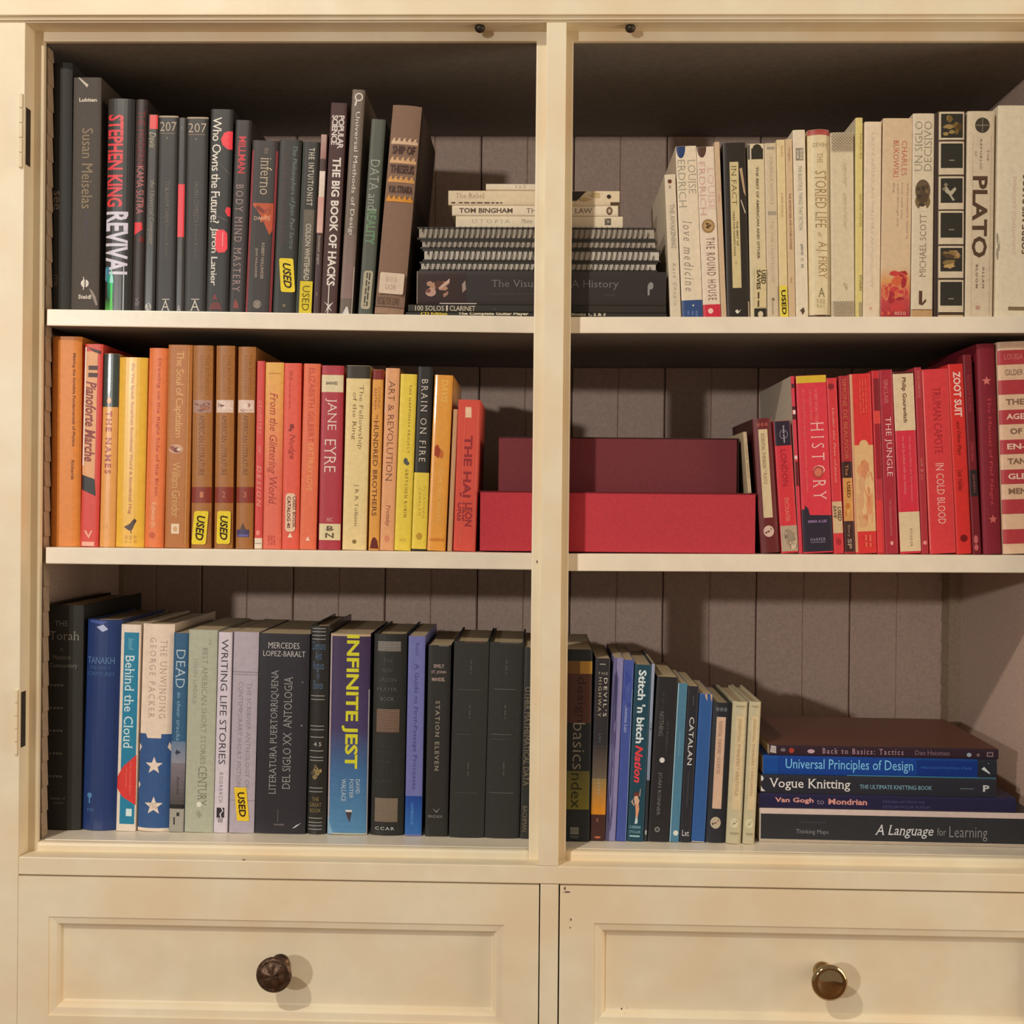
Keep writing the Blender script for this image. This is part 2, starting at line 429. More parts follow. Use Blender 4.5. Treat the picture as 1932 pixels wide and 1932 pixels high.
def build_print(prints, W, H, wpx, s_top, s_bot, b, p, mat, root, name=None, lift=0.00012, gap=0.00003):
    """each line of lettering and each large colour field is a part; small marks that touch form one emblem"""
    if name: return print_mesh(prints, range(len(prints)), W, H, wpx, s_top, s_bot, b, p, mat, root, name, lift, gap)
    small = []
    for k, it in enumerate(prints):
        s0, s1, a0, a1 = bounds(it, wpx)
        if it[0] == 'T': print_mesh([it], [k], W, H, wpx, s_top, s_bot, b, p, mat, root, 'lettering', lift, gap)
        elif it[0] == 'R' and (s1 - s0 > 9 and a1 - a0 > 7 or (s1 - s0) * (a1 - a0) > 150): print_mesh([it], [k], W, H, wpx, s_top, s_bot, b, p, mat, root, 'colour_field', lift, gap)
        else: small.append([[k], [s0, s1, a0, a1]])
    merged = True
    while merged:
        merged = False
        for i in range(len(small)):
            for j in range(i + 1, len(small)):
                A, B = small[i][1], small[j][1]
                if A[0] < B[1] + 6 and B[0] < A[1] + 6 and A[2] < B[3] + 5 and B[2] < A[3] + 5:
                    small[i] = [small[i][0] + small[j][0], [min(A[0], B[0]), max(A[1], B[1]), min(A[2], B[2]), max(A[3], B[3])]]
                    small.pop(j); merged = True; break
            if merged: break
    for ks, bb in small:
        ks.sort(); its = [prints[k] for k in ks]
        kinds = {i[0] for i in its}
        nm = 'printed_picture' if 'N' in kinds else ('small_print' if kinds == {'R'} and len(ks) > 1 else 'printed_line' if kinds == {'R'} else 'emblem')
        o = print_mesh(its, ks, W, H, wpx, s_top, s_bot, b, p, mat, root, nm, lift, gap)
        if o and (len(ks) > 1 or 'N' in kinds): o['kind'] = 'stuff'

def cut(q, tf, b, p):
    """split flat print where the spine bends, so that it follows the curve"""
    lo, hi = min(x for x, _ in q), max(x for x, _ in q)
    if b < 0.0003: planes = []
    elif p >= 4.5: planes = [a for a in (.02, .05, .09, .15, .25, .75, .85, .91, .95, .98) if lo < a < hi]
    else: planes = [a for a in [.03, .06] + [i / 12 for i in range(1, 12)] + [.94, .97] if lo < a < hi]
    if p >= 4.5 and lo > .15 and hi < .85: planes = []
    if not planes: return q, tf
    bm = bmesh.new(); bv = [bm.verts.new((a, s_, 0)) for a, s_ in q]
    for f in tf:
        try: bm.faces.new([bv[i] for i in f])
        except ValueError: pass
    for a in planes:
        bmesh.ops.bisect_plane(bm, geom=bm.verts[:] + bm.edges[:] + bm.faces[:], plane_co=(a, 0, 0), plane_no=(1, 0, 0))
    bm.verts.index_update()
    r = [(v.co.x, v.co.y) for v in bm.verts], [tuple(v.index for v in f.verts) for f in bm.faces]
    bm.free(); return r

def print_mesh(prints, idx, W, H, wpx, s_top, s_bot, b, p, mat, root, name, lift, gap):
    vs, fs, cols = [], [], []
    def put(a, s, off):
        a = min(max(a, 0.0), 1.0)
        return ((a - .5) * W, prof(a, b, p) - off, min(max(H * (1 - (s - s_top) / (s_bot - s_top)), 0.0002), H - 0.0002))
    for k, it in zip(idx, prints):
        off = lift + gap * k
        kind = it[0]
        if kind == 'T':
            _, s, s0, s1, a0, a1, col, st = it
            tv, tf = TXT[(s, st)]
            if 'u' in st: q = [(a1 - y * (a1 - a0), s1 - x * (s1 - s0)) for x, y in tv]
            elif 'h' in st: q = [(a0 + x * (a1 - a0), s1 - y * (s1 - s0)) for x, y in tv]
            else: q = [(a0 + y * (a1 - a0), s0 + x * (s1 - s0)) for x, y in tv]
            base = len(vs)
            q2, nf = cut(q, tf, b, p)
            vs += [put(a, s_, off) for a, s_ in q2]; nf = [tuple(base + i for i in f) for f in nf]
            fs += nf; cols += [ink(col)] * len(nf)
        elif kind == 'R':
            _, s0, s1, a0, a1, col = it[:6]; col2 = it[6] if len(it) > 6 else None
            ns = 10 if col2 else 1; c1 = ink(col); c2 = ink(col2) if col2 else c1
            gaps = [a0] + [g for g in ([.005, .015, .03, .05, .08, .12, .18, .26, .35, .5, .65, .74, .82, .88, .92, .95, .97, .985, .995]) if a0 < g < a1] + [a1]
            for j in range(ns):
                sa, sb = s0 + (s1 - s0) * j / ns, s0 + (s1 - s0) * (j + 1) / ns; t = (j + .5) / ns
                cc = tuple(c1[i] * (1 - t) + c2[i] * t for i in range(4))
                for g0, g1 in zip(gaps, gaps[1:]):
                    n = len(vs); vs += [put(g0, sb, off), put(g1, sb, off), put(g1, sa, off), put(g0, sa, off)]
                    fs.append((n, n + 1, n + 2, n + 3)); cols.append(cc)
        elif kind == 'E' or kind == 'S':
            _, s, a, rs, ra, col = it; ra = ra / wpx; n = len(vs); m_ = 16 if kind == 'E' else 10
            pts = []
            for i in range(m_):
                q = 1 if kind == 'E' or i % 2 == 0 else 0.42
                pts.append((a + ra * q * math.sin(6.28318 * i / m_), s - rs * q * math.cos(6.28318 * i / m_)))
            q2, f2 = cut([(a, s)] + pts, [(0, 1 + (i + 1) % m_, 1 + i) for i in range(m_)], b, p)
            vs += [put(x, y, off) for x, y in q2]
            fs += [tuple(n + i for i in f) for f in f2]; cols += [ink(col)] * len(f2)
        elif kind == 'P':
            _, pts, col = it; n = len(vs)
            q2, f2 = cut([(a, s) for s, a in pts], [tuple(range(len(pts)))], b, p)
            vs += [put(a, s, off) for a, s in q2]; fs += [tuple(n + i for i in f) for f in f2]; cols += [ink(col)] * len(f2)
        elif kind == 'N':      # mottled picture: random soft blobs
            _, s0, s1, a0, a1, cl, cnt, seed = it; rr = random.Random(seed)
            for _i in range(cnt):
                w = (a1 - a0) * rr.uniform(.10, .32); h = (s1 - s0) * rr.uniform(.05, .2)
                a = rr.uniform(a0 + w, a1 - w) if a1 - a0 > 2 * w else (a0 + a1) / 2; s = rr.uniform(s0 + h, s1 - h)
                n = len(vs); th = rr.uniform(0, 6.28)
                offi = off + _i * 0.000004
                pts = [(a + w * math.cos(t * .785) * rr.uniform(.6, 1), s + h * math.sin(t * .785) * rr.uniform(.6, 1)) for t in range(8)]
                vs += [put(x, y, offi) for x, y in pts]; fs.append(tuple(range(n, n + 8))); cols.append(ink(rr.choice(cl)))
    if vs:
        me = mesh_obj(name, vs, fs, M[mat], root, cols)
        bb = bmesh.new(); bb.from_mesh(me.data)
        flip = [f for f in bb.faces if f.normal.y > 0]
        if flip: bmesh.ops.reverse_faces(bb, faces=flip)
        bb.to_mesh(me.data); bb.free()
        return me

def build_sticker(it, W, H, wpx, s_top, s_bot, b, p, root, lift):
    """('U', s0, s1, a0, a1, tilt px, paper colour, corner px, [prints])"""
    _, s0, s1, a0, a1, tilt, col, rad, sub = it
    pts = []; A = (a1 - a0) * wpx; rad = min(rad, A / 2.2)
    for (cs, ca, t0) in ((s0 + rad, a1 * wpx - rad, 0), (s0 + rad, a0 * wpx + rad, 1), (s1 - rad, a0 * wpx + rad, 2), (s1 - rad, a1 * wpx - rad, 3)):
        for k in range(4):
            t = (t0 + k / 3) * math.pi / 2
            pts.append((cs - rad * math.sin(t), ca + rad * math.cos(t)))
    sh = lambda s: tilt * ((s - s0) / (s1 - s0) - .5)
    prints = [('P', [(s, (a - sh(s)) / wpx) for s, a in pts], col)]
    st = build_print(prints, W, H, wpx, s_top, s_bot, 0, 2, 'm', root, 'sticker', lift + b * 0.15)
    sb = []
    for q in sub: sb.append(q)
    t = build_print(sb, W, H, wpx, s_top, s_bot, 0, 2, 'm', root, 'sticker_lettering', lift + b * 0.15 + 0.00012)
    if t:
        if tilt:
            for v in t.data.vertices:
                s = s_top + (1 - v.co.z / H) * (s_bot - s_top); v.co.x -= sh(s) * W / wpx
        t.parent = st

def solve(spec):
    """photo corners -> a leaning rectangle in the plane of the spine: left x, width, height, lean"""
    key, xbl, xbr, xtl, ytop, col, label, prints, o = spec
    d = o.get('d', {'1': 86, '2': 86, '3': 122}[key[0]])
    yb = rowy(key, (xbl + xbr) / 2)
    A = Vector(P(xbl, yb, d)); B = Vector(P(xbr, yb, d)); C = Vector(P(xtl, ytop, d))
    th = math.atan2(C.x - A.x, C.y - A.y)
    return dict(spec=spec, d=d, yb=yb, x0=A.x, x1=B.x - 0.0003, th=th, ztop=C.y, z=A.y)

def settle(bs):
    """neighbours on a shelf may touch but not pass through each other"""
    for _ in range(6):
        for a, b in zip(bs, bs[1:]):
            if a['spec'][0] != b['spec'][0]: continue
            pen = a['x1'] - b['x0'] + 0.0003
            if pen > 0: a['x1'] -= pen / 2; b['x0'] += pen / 2
            h = min(a['ztop'] - a['z'], b['ztop'] - b['z']) + 0.004
            pen = (a['x1'] + math.tan(a['th']) * h) - (b['x0'] + math.tan(b['th']) * h) + 0.0004
            if pen > 0:
                k = math.atan(pen / 2 / h); a['th'] -= k; b['th'] += k

def build_book(q):
    key, xbl, xbr, xtl, ytop, col, label, prints, o = q['spec']
    th = q['th']; W = (q['x1'] - q['x0']) * math.cos(th); mx = (q['x0'] + q['x1']) / 2
    slope = abs(SH[key](mx + .1) - SH[key](mx - .1)) / .2
    z = SH[key](mx) + abs(math.sin(th)) * W / 2 + slope * W / 2 + 0.0003
    H = (q['ztop'] - z) / math.cos(th) - math.sin(th) * W / 2 * 0 
    return finish(key, (mx, q['d'] * S, z), (0, th, math.radians(o.get('yaw', 0))), W, H, xbr - xbl, ytop, q['yb'], col, label, prints, o, GR[key])

def finish(key, loc, rot, W, H, wpx, s_top, s_bot, col, label, prints, o, group):
    rr = random.Random(label)
    root = thing(o.get('name', 'book'), label, o.get('cat', 'book'), loc, group, rot)
    mat = o.get('m', 's'); hard = o.get('hard', 0)
    b = o.get('b', 0.0012 if not hard else 0.0025); p = o.get('p', 6 if not hard else 2.5)
    b = min(b, W * 0.25)
    Dp = o.get('D', min(0.19, max(0.10, H * rr.uniform(.62, .7))))
    th = 0.0022 if hard else 0.0005
    th = min(th, W * .2)
    c = ink(col)
    vs, fs, m = cover_mesh(W, H, Dp, b, p, th, 0)
    sc = ink(o['side']) if 'side' in o else c
    cols = []
    for i in range(m - 1):
        cc = sc if i in (0, m - 2) else c
        cols += [cc, cc, cc, cc]
    cols += [sc, sc]
    mesh_obj('cover', vs, fs, M[mat], root, cols)
    ins = 0.003 if hard else 0.0004
    pc = ink(o.get('pages', 'c4ae8c'))
    wi = W / 2 - th - 0.0001
    yf = b + th + 0.0004
    bm = box_bm(-wi, wi, yf, Dp - ins, ins if hard else 0.0003, H - ins)
    me = bpy.data.meshes.new('pages'); bm.to_mesh(me); bm.free(); me.materials.append(M['paper'])
    at = me.color_attributes.new('Col', 'FLOAT_COLOR', 'CORNER'); at.data.foreach_set('color', list(pc) * len(me.loops))
    link(bpy.data.objects.new('pages', me), root)
    flat = [q for q in prints if q[0] != 'U']; st = [q for q in prints if q[0] == 'U']
    build_print(flat, W, H, wpx, s_top, s_bot, b, p, mat if mat != 'c' else 'm', root)
    for q in st: build_sticker(q, W, H, wpx, s_top, s_bot, b, p, root, 0.00012 + 0.00003 * len(flat) + 0.0002)
    return root

STACKZ = {}
def lying(stack, x0, x1, y0, y1, col, label, prints=(), base=None, d=84, yaw=0.0, **o):
    """book lying flat, spine to the front; pixel box x0..x1, y0..y1 (left end)"""
    STACK.append((stack, x0, x1, y0, y1, col, label, prints, base, d, yaw, o))
STACK = []
def place_lying(stack, x0, x1, y0, y1, base, d, yaw, o):
    ym = y0 + (y1 - y0) / 2
    XA = P(x0, ym, d)[0]; XB = P(x1, ym, d)[0]
    za = P(x0, y0, d)[1]; zb = P(x0, y1, d)[1]; th = za - zb
    th = o.get('th', th)
    z0 = STACKZ.get(stack)
    if z0 is None: z0 = base + 0.0003
    STACKZ[stack] = z0 + th
    return XA, XB, z0, th - 0.0003
def build_lying(sp):
    stack, x0, x1, y0, y1, col, label, prints, base, d, yaw, o = sp
    if base is None and stack not in STACKZ: raise ValueError(stack)
    XA, XB, z0, th = place_lying(stack, x0, x1, y0, y1, base() if callable(base) else base, d, yaw, o)
    L = XB - XA
    yw = math.radians(yaw)
    # root: bottom (tail) of the spine is at the right end; local z points to world -x
    cx, cy = XB, d * S
    if yaw: cy = d * S - math.sin(yw) * 0
    tilt = o.get('tilt', 0.0)
    if 'custom' in o:
        return o['custom'](XA, XB, z0, th, d, label, o)
    f = finish('x', (cx, cy, z0 + th / 2), (0, -math.pi / 2, yw), th, L, (y1 - y0), x0, x1, col, label, prints, o, o['group'])
    return f
# ------------------------------------------------------------------ the books, row by row (T text, R band, E disc, S star, P polygon, N picture blobs, U sticker)
BK = '3a3836'
def t(s, s0, s1, a0, a1, col, st=''):
    want(s, st); return ('T', s, s0, s1, a0, a1, col, st)
def used(s0, s1, a0, a1, tilt=0, col='ead23c', st='bi', rad=4, txt='USED', tc='3a2c14'):
    w = s1 - s0; g = a1 - a0
    return ('U', s0, s1, a0, a1, tilt, col, rad, [t(txt, s0 + w * .14, s1 - w * .12, a0 + g * .22, a1 - g * .2, tc, st)])
def lines(n, s0, s1, a0, a1, col, seed=1):
    """rows of tiny unreadable print, as short dashes along the spine"""
    rr = random.Random(seed); r = []
    for i in range(n):
        aa = a0 + (a1 - a0) * (i + .25) / n; ab = a0 + (a1 - a0) * (i + .75) / n; s = s0
        while s < s1:
            e = min(s + rr.uniform(5, 14), s1); r.append(('R', s, e, aa, ab, col)); s = e + 3
    return r
q = book
# --- upper left
q('1L', 95, 133, 98, 118, '3b3a38', 'tall black hardback with small grey letters, first on the upper left shelf', [t('see', 358, 393, .1, .42, '8d8272'), t('rrw', 515, 536, .12, .36, '6c655c')], hard=1, m='m', D=.22)
q('1L', 133.5, 186, 138.6, 146, '544d47', 'tall charcoal grey book with long tan sans lettering and a white ring near its foot',
  [t('Lubiten', 184.5, 191.5, .22, .86, 'd8cfc0', 'hb'), t('Susan Meiselas', 241, 391, .34, .74, '93836a'), t('In History', 397, 452, .42, .62, '5a5a72', 't'),
   ('P', [(146, .22), (147, .18), (165, .5), (160, .55)], 'c8beb0'), ('E', 531, .5, 7.5, 7.5, 'e2dcd2'), ('R', 522, 541, .49, .53, '544d47'), ('R', 519, 543, .44, .47, 'e2dcd2'), t('Steidl', 552, 560, .27, .74, 'd8cfc0', 'hb'),
   ('P', [(540, .66), (545, .78), (556, .9), (571, .97), (572, .9), (556, .78)], '9a9088')], m='m', D=.21)
q('1L', 196, 247, 203, 186, '383634', 'glossy black hardback with big red and white block capitals and a shiny green hologram strip',
  [t('STEPHEN KING', 216, 388, .02, .62, 'e04048', 'b'), t('REVIVAL', 397, 525, .0, .84, 'd6d0e0', 'b'), ('R', 500, 528, .02, .16, '3f86a0'), ('R', 516, 560, .1, .34, '1fa37e', '2c6a4e'), ('R', 560, 585, .02, .34, '35503c', '58b04c'),
   ('R', 528, 584, .22, .3, '3fe070', '5fd048'), ('P', [(500, .25), (530, .18), (530, .34)], '9fe8dc'), ('R', 500, 583, .7, .73, 'cfd8da')], m='g', b=.003, p=3)
q('1L', 248, 270, 256, 187.5, '3f3735', 'slim black book with dim red capitals and a red heart shape on its spine',
  [t('THE MODERN', 209, 310, .2, .85, '7e3438'), t('KAMA SUTRA', 312, 401, .2, .85, 'c07070'), ('P', [(417, .1), (417, .75), (430, .82), (441, .1)], 'e04048'), ('E', 449, .7, 6, 5, '6e2c2c'), t('VB', 557, 573, .3, .65, '8a8078')], b=.002, p=3)
q('1L', 270.5, 291, 281, 216, '3a3734', 'thin black book with a red block at the very top and italic tan lettering',
  [('R', 217, 243, .2, .95, 'e04848'), t('Davis', 249, 278, .2, .8, 'a89a80', 'i'), t('the Universal Computer', 338, 458, .25, .8, '9a8c74', 'fi'), ('E', 575, .45, 8, 6, '9a9288'), ('P', [(566, .3), (580, .5), (580, .6), (570, .5)], '3a3734')], m='g')
for k, (a, b_, c, y, lab, w1) in enumerate(((293, 330, 299, 218, 'black book numbered 207 in tan figures, beside the thin book with the red block top', 'TUKARAM SVAMI'), (346.5, 387.6, 351.5, 220.5, 'black book numbered 207 in tan figures, beside the white-lettered book with red blobs', 'VALMIKI COMPLETA'))):
    q('1L', a, b_, c, y, '3a3735', lab, [('R', y, y + 3.5, 0, 1, 'a8967c'), t('207', y + 12, y + 29, .08, .92, 'c8b49c', 'hf'), ('R', y + 32.5, y + 33.8, .08, .86, '8c7c68'), ('E', y + 42, .45, 2, 1.5, '8c7c68'),
       t(w1, 340, 418, .4, .62, '7c7468', 't'), t('Enrique Krause', 421, 485, .4, .62, '746c62', 't'), ('R', 560, 561.5, .34, .72, 'd0c6b6'), t('A', 563, 582, .3, .74, 'dcd4c6', 'hf')])
q('1L', 330.5, 346, 336, 222, '3b3836', 'thin black book with a tall bright red rectangle halfway down its spine', [('R', 346, 444.6, .1, .92, 'e8404c'), lines(1, 238, 258, .3, .6, '5c6068')[0], t('Enrique Krause', 448, 487, .3, .7, '8c8074', 't'), t('A', 572, 584, .2, .7, 'c8c0b4', 'hf')], m='g')
q('1L', 388, 430.5, 398, 206, '353331', 'black book with big white sans title and three bright red blobs',
  [t('Who Owns the Future?', 221, 419, .1, .5, 'ece6da', 'n'), ('P', [(250, .62), (247, .8), (247, 1), (281, 1), (281, .8), (272, .55), (262, .48)], 'f04450'), ('P', [(390, .98), (388, .82), (396, .75), (405, .86), (406, .98)], 'e8404c'),
   ('P', [(431, .42), (431, .72), (438, .88), (466, .9), (473, .78), (474, .5), (468, .36), (440, .34)], 'f04450'), ('R', 436, 462, .66, .69, 'f8b0b0'), t('Jaron Lanier', 427, 536, .1, .46, 'ece6da', 'n'),
   ('P', [(300, .3), (302, .3), (330, .95), (328, .95)], '5c5856'), ('P', [(400, .2), (402, .2), (416, .9), (414, .9)], '5c5856'), t('A', 552, 563, .3, .5, 'b04048', 'h'), ('P', [(567, .3), (567, .6), (580, .75), (580, .12)], '70302c')])
q('1L', 431, 461.5, 444.3, 226.5, '3a3433', 'black book with a red surname above long spaced pinkish capitals', [t('MILLMAN', 257, 326, .25, .72, 'c83c44', 'b'), t('BODY MIND MASTERY', 347.6, 546.8, .2, .66, 'b49490', 'fw'), ('P', [(560, .4), (570, .6), (578, .62), (578, .3), (570, .3)], '8c4038')])
q('1L', 462, 512.5, 476, 265, '3b3431', 'black book with thin red borders and an orange flame picture on its spine',
  [('R', 284, 590, .01, .09, '8c3c40'), ('R', 284, 590, .91, .99, '8c3c40'), t('the', 278, 290, .48, .66, 'a08c78', 'f'), t('inferno', 297, 366, .36, .78, 'c8b498', 'f'), ('P', [(382, .14), (382, .9), (432, .9), (441, .8), (430, .68), (410, .5), (396, .3), (386, .12)], 'b8502c'),
   ('P', [(386, .3), (392, .22), (402, .52), (396, .6)], '7c3020'), ('N', 384, 426, .4, .85, ['d87038', 'c85c30', 'a04428'], 9, 3), t('DANTE', 407, 414, .2, .8, 'd8b498', 'h'), t('ROBERT HOLLANDER', 456, 524, .52, .64, '9c8c80', 'b'), t('JEAN HOLLANDER', 466, 522, .28, .4, '9c8c80', 'b'), ('E', 571, .45, 8, 8, '8c8074'), ('E', 571, .45, 6, 6, '3b3431'), ('R', 566, 577, .36, .54, '8c8074')])
q('1L', 514, 557, 527, 263.6, '35342f', 'black paperback with pale green handwriting and a yellow sticker tilted on it',
  [t('The Philosophers of Jean Paul Sartre', 275, 467, .56, .82, '7f9088', 'it'), t('edited by Arthur Schilpp Library', 286, 462, .2, .4, '6c4038', 'it'), ('E', 573, .5, 3, 3, '7c6c48'), ('R', 588, 591, .3, .6, 'b8b0a0'), used(485, 548, .27, .9, -6)])
q('1L', 557.5, 589, 573, 267.5, '35332f', 'black book with spaced white capitals and a yellow strip sticker at its foot',
  [t('THE INTUITIONIST', 279, 386.5, .36, .72, 'b8b0a0', 'bw'), ('R', 394, 526, .24, .86, '6a6254', '544e44'), t('COLSON WHITEHEAD', 420, 526, .38, .72, 'b4ac9c', 'b'), ('R', 268, 590, .0, .05, '5c6a58'), used(527.5, 590, .2, .96, 0, 'dcc838', '', 1, tc='6a5a18')])
q('1L', 589.8, 603.5, 604, 253, '4a3634', 'thin book with alternating pink, black and white blocks down its spine', [('R', 254, 299, .1, .9, 'b89890', '9c7068'), ('R', 322, 370, .1, .9, 'e4d4c8', 'd8c8b8'), ('R', 370, 437, .02, .9, 'cc9890', 'd8b0a4'), t('between pages', 443, 496, .2, .7, 'b8a8a0'), lines(1, 548, 580, .3, .6, '88706a', 4)[0]])
q('1L', 604, 634.5, 624.5, 194, '56403f', 'dark plum book with heavy white slab capitals running to a barbed wire line',
  [t('POPULAR\nSCIENCE', 217, 280, .12, .9, 'd8cfc8', 'bnl'), t('THE BIG BOOK OF HACKS', 296, 536, .3, .82, 'e6ded4', 'gb'), ('R', 536, 592, .44, .5, 'd8d0c8'), ('P', [(566, .2), (572, .5), (566, .8), (576, .56), (584, .72), (578, .48), (588, .3), (574, .44)], 'd8d0c8')], m='m')
q('1L', 640, 664.5, 664.5, 169, '716459', 'tallest slim taupe book with a white magnifier at the top and long thin white title',
  [('E', 183, .56, 8, 8, 'd8d0c4'), ('E', 183, .56, 5.5, 5.5, '716459'), ('P', [(187, .35), (190, .45), (200, .36), (199, .24)], 'd8d0c4'), t('Universal Methods of Design', 210.6, 446, .3, .72, 'dcd4c8'), ('R', 440, 560, .0, 1, '7c6a62', '8a736c'), ('P', [(575, .5), (575, .62), (592, .8), (592, .2)], 'd8d4cc'), ('R', 500, 592, .93, .98, 'd0c8c0')])
q('1L', 675, 702.5, 700.7, 225, '575b50', 'grey green book with thin pale capitals over bold green ones and a cream barcode sticker',
  [t('DATA and', 301, 394, .16, .8, 'a6aa9c', 't'), t('REALITY', 394, 459, .14, .8, '6a8a68', 'b'), ('U', 508, 580, .2, .85, 2, 'b4ab92', 5, [x for x in lines(2, 512, 574, .35, .7, '4c4840', 5)])])
waves = []
for s_, c_ in ((260, 'd8b898'), (296, 'd8ae80'), (332, 'd8a060'), (368.5, 'd8943c')):
    waves.append(('R', s_ + 7, s_ + 12, .06, .97, c_))
    for j in range(5): waves.append(('P', [(s_ + 8, .06 + j * .182), (s_ + 1, .13 + j * .182), (s_, .2 + j * .182), (s_ + 4, .17 + j * .182), (s_ + 8, .24 + j * .182)], c_))
q('1L', 706, 761.5, 741, 199, '8c705e', 'thick tan cloth hardback with rows of wave ornaments and a white library label',
  waves + [t('SHIP OF', 275, 291, .12, .9, '54403a', 'hb'), t('THESEUS', 311, 327, .1, .92, '54403a', 'hb'), t('V.M. STRAKA', 350, 364, .1, .92, '54403a', 'hb'), t('BOOK FOR LOAN', 560, 574, .06, .8, '5a483c', 'ht'), ('R', 578, 579, 0, 1, '54403a'), ('R', 580, 592, 0, 1, '9a7c66'),
           ('U', 514.6, 554, .09, .93, 0, 'd8c4ae', 3, [t('813.6\nDOR', 522, 546, .3, .66, 'b49488', 'ht')])], m='c', hard=1, side='3f332e', d=80, D=.17)  # dark side colour has the shade of the right board put in
# --- flat stack behind the centre stile
g1 = 'flat stack behind the centre stile'
lying('A', 766, 1258, 589.5, 598.5, '393633', 'lowest black book of the flat stack, with yellow and white lettering', [t('CD Edition', 794, 844, .28, 1.1, 'd8c040', 'b'), t('The Complete Guitar Player', 864.6, 998, .28, 1.1, 'e0d4b4', 'b'), t('Books 1, 2 & 3', 1079, 1143, .28, 1.1, 'd8cdb0', 'b')], base=lambda: max(SH['1L'](-.15), SH['1L'](0), SH['1R'](.14), SH['1R'](0)), group=g1, b=.0006, th=.0058)
lying('A', 770, 1257, 574, 588.5, '37342f', 'black book second from the bottom of the flat stack, with cream condensed capitals', [t('100 SOLOS', 783.5, 838, .16, .84, 'd8ccb4', ''), ('R', 842, 845, .12, .9, 'd8ccb4'), t('CLARINET', 849, 897, .16, .84, 'd8ccb4', ''), lines(1, 930, 1000, .4, .5, '6a645c', 8)[0]], group=g1, b=.0008)
lying('A', 786, 1257, 509.5, 573, '3a3433', 'thick glossy black art book in the flat stack, with grey serif title and dark picture',
  [('R', 787, 880, .03, .97, '3a2a28'), ('N', 792, 850, .3, .75, ['8c5c4c', 'b08870', '5c3830'], 9, 5), ('E', 813, .36, 10, 8, 'c09888'), ('E', 808, .4, 5, 4, '7c5044'), ('P', [(828, .42), (832, .56), (849, .78), (848, .64)], 'c8a898'), ('P', [(838, .2), (836, .3), (846, .4), (846, .3)], 'a07868'),
   ('P', [(873, .35), (872, .6), (878, .72), (880, .45)], 'a08c84'), t('The Visual Arts: A History', 928, 1168, .46, .74, '7d7c7a', 'f'), t('Hugh Honour & John Fleming', 928, 1030, .27, .35, '5a5452', 'i'), t('Seventh', 1140, 1160, .27, .33, '5a5452', ''), ('E', 1228, .58, 5, 7, '8c8c8a'), ('R', 1222, 1226, .3, .6, '8c8c8a'),
   ('R', 830, 900, .015, .04, 'd8d0cc'), ('R', 786, 788, .02, .98, '8a8278')], group=g1, m='g', D=.24, hard=1, b=.001, p=6)
def spiral(XA, XB, z0, th, d, label, o):
    y = d * S; L = XB - XA
    root = thing('spiral_notebook', label, 'notebook', (XA, y, z0), g1)
    Dp = 0.21
    box('back_cover', 0, L, 0.003, Dp, 0.0, 0.0022, 'wire', root, 0.0004)
    box('front_cover', 0, L, 0.003, Dp, th - 0.0024, th, 'wire', root, 0.0004)
    bm = box_bm(0.002, L - 0.002, 0.0030, Dp - 0.002, 0.0023, th - 0.0025)
    me = bpy.data.meshes.new('pages'); bm.to_mesh(me); bm.free(); me.materials.append(M['paper'])
    at = me.color_attributes.new('Col', 'FLOAT_COLOR', 'CORNER'); at.data.foreach_set('color', list(ink(o['pcol'])) * len(me.loops))
    link(bpy.data.objects.new('pages', me), root)
    pit = 10.3 * S; n = int((L - 0.012) / pit); r = 0.00065; vs, fs = [], []; N = 14; K = 5
    h = th * 0.5 - (0.0006 if 'topmost' in label else 0.0012); prev = None
    for i in range(n * N + 1):
        f = i / N; a = 2 * math.pi * f
        c = Vector((o.get('x0', .006) + f * pit, 0.0045 - math.cos(a) * 0.0042, th * (.57 if 'topmost' in label else .5) + math.sin(a) * h))
        tn = Vector((pit / (2 * math.pi), math.sin(a) * 0.0042, math.cos(a) * h)).normalized()
        s1 = tn.cross(Vector((1, 0, 0))).normalized(); s2 = tn.cross(s1)
        ring = []
        for k in range(K):
            b_ = 2 * math.pi * k / K; w = c + s1 * (math.cos(b_) * r) + s2 * (math.sin(b_) * r); ring.append(len(vs)); vs.append(tuple(w))
        if prev: fs += [(prev[k], prev[(k + 1) % K], ring[(k + 1) % K], ring[k]) for k in range(K)]
        prev = ring
    mesh_obj('wire_coil', vs, fs, M['wire'], root, None, True)
    return root
for x0, x1, y0, y1, c, lab in ((791, 1241, 491, 509.5, 'b8b0a4', 'black spiral notebook, lowest of the four in the flat stack'), (797, 1247, 467, 490.5, 'c0b8ac', 'black spiral notebook, second from the bottom of four'), (793, 1240, 449, 466.5, 'a89c90', 'black spiral notebook, third from the bottom of four'), (787, 1238, 424, 448.5, 'a49a8c', 'black spiral notebook, topmost of the four in the flat stack')):
    lying('A', x0, x1, y0, y1, c, lab, custom=spiral, pcol=c, group=g1)
lying('A', 860, 1175, 399, 423, 'dccdb2', 'cream book lying on top of the black spiral notebooks', [t('U T O P I A', 890.7, 963, .42, .72, 'a8a090', 'f'), t('More', 984, 1004, .42, .78, 'a09684', 'i'), ('R', 1141, 1153, .3, .85, '6c6458'), ('N', 1141, 1153, .3, .85, ['b0a48c', '4c463c'], 4, 3)], group=g1, D=.14, d=101)
lying('A', 853, 1166, 378, 398, 'dfd0b6', 'cream book with bold brown sans capitals, second of the four cream ones', [t('TOM BINGHAM', 866.5, 967.5, .26, .74, '5c4a3c', 'b'), t('THE RULE OF LAW', 993.6, 1117, .26, .74, '7a6a58'), ('E', 1150, .5, 6, 8, '6c5444'), ('E', 1150, .5, 3, 4, 'c0a890')], group=g1, D=.14, d=101)
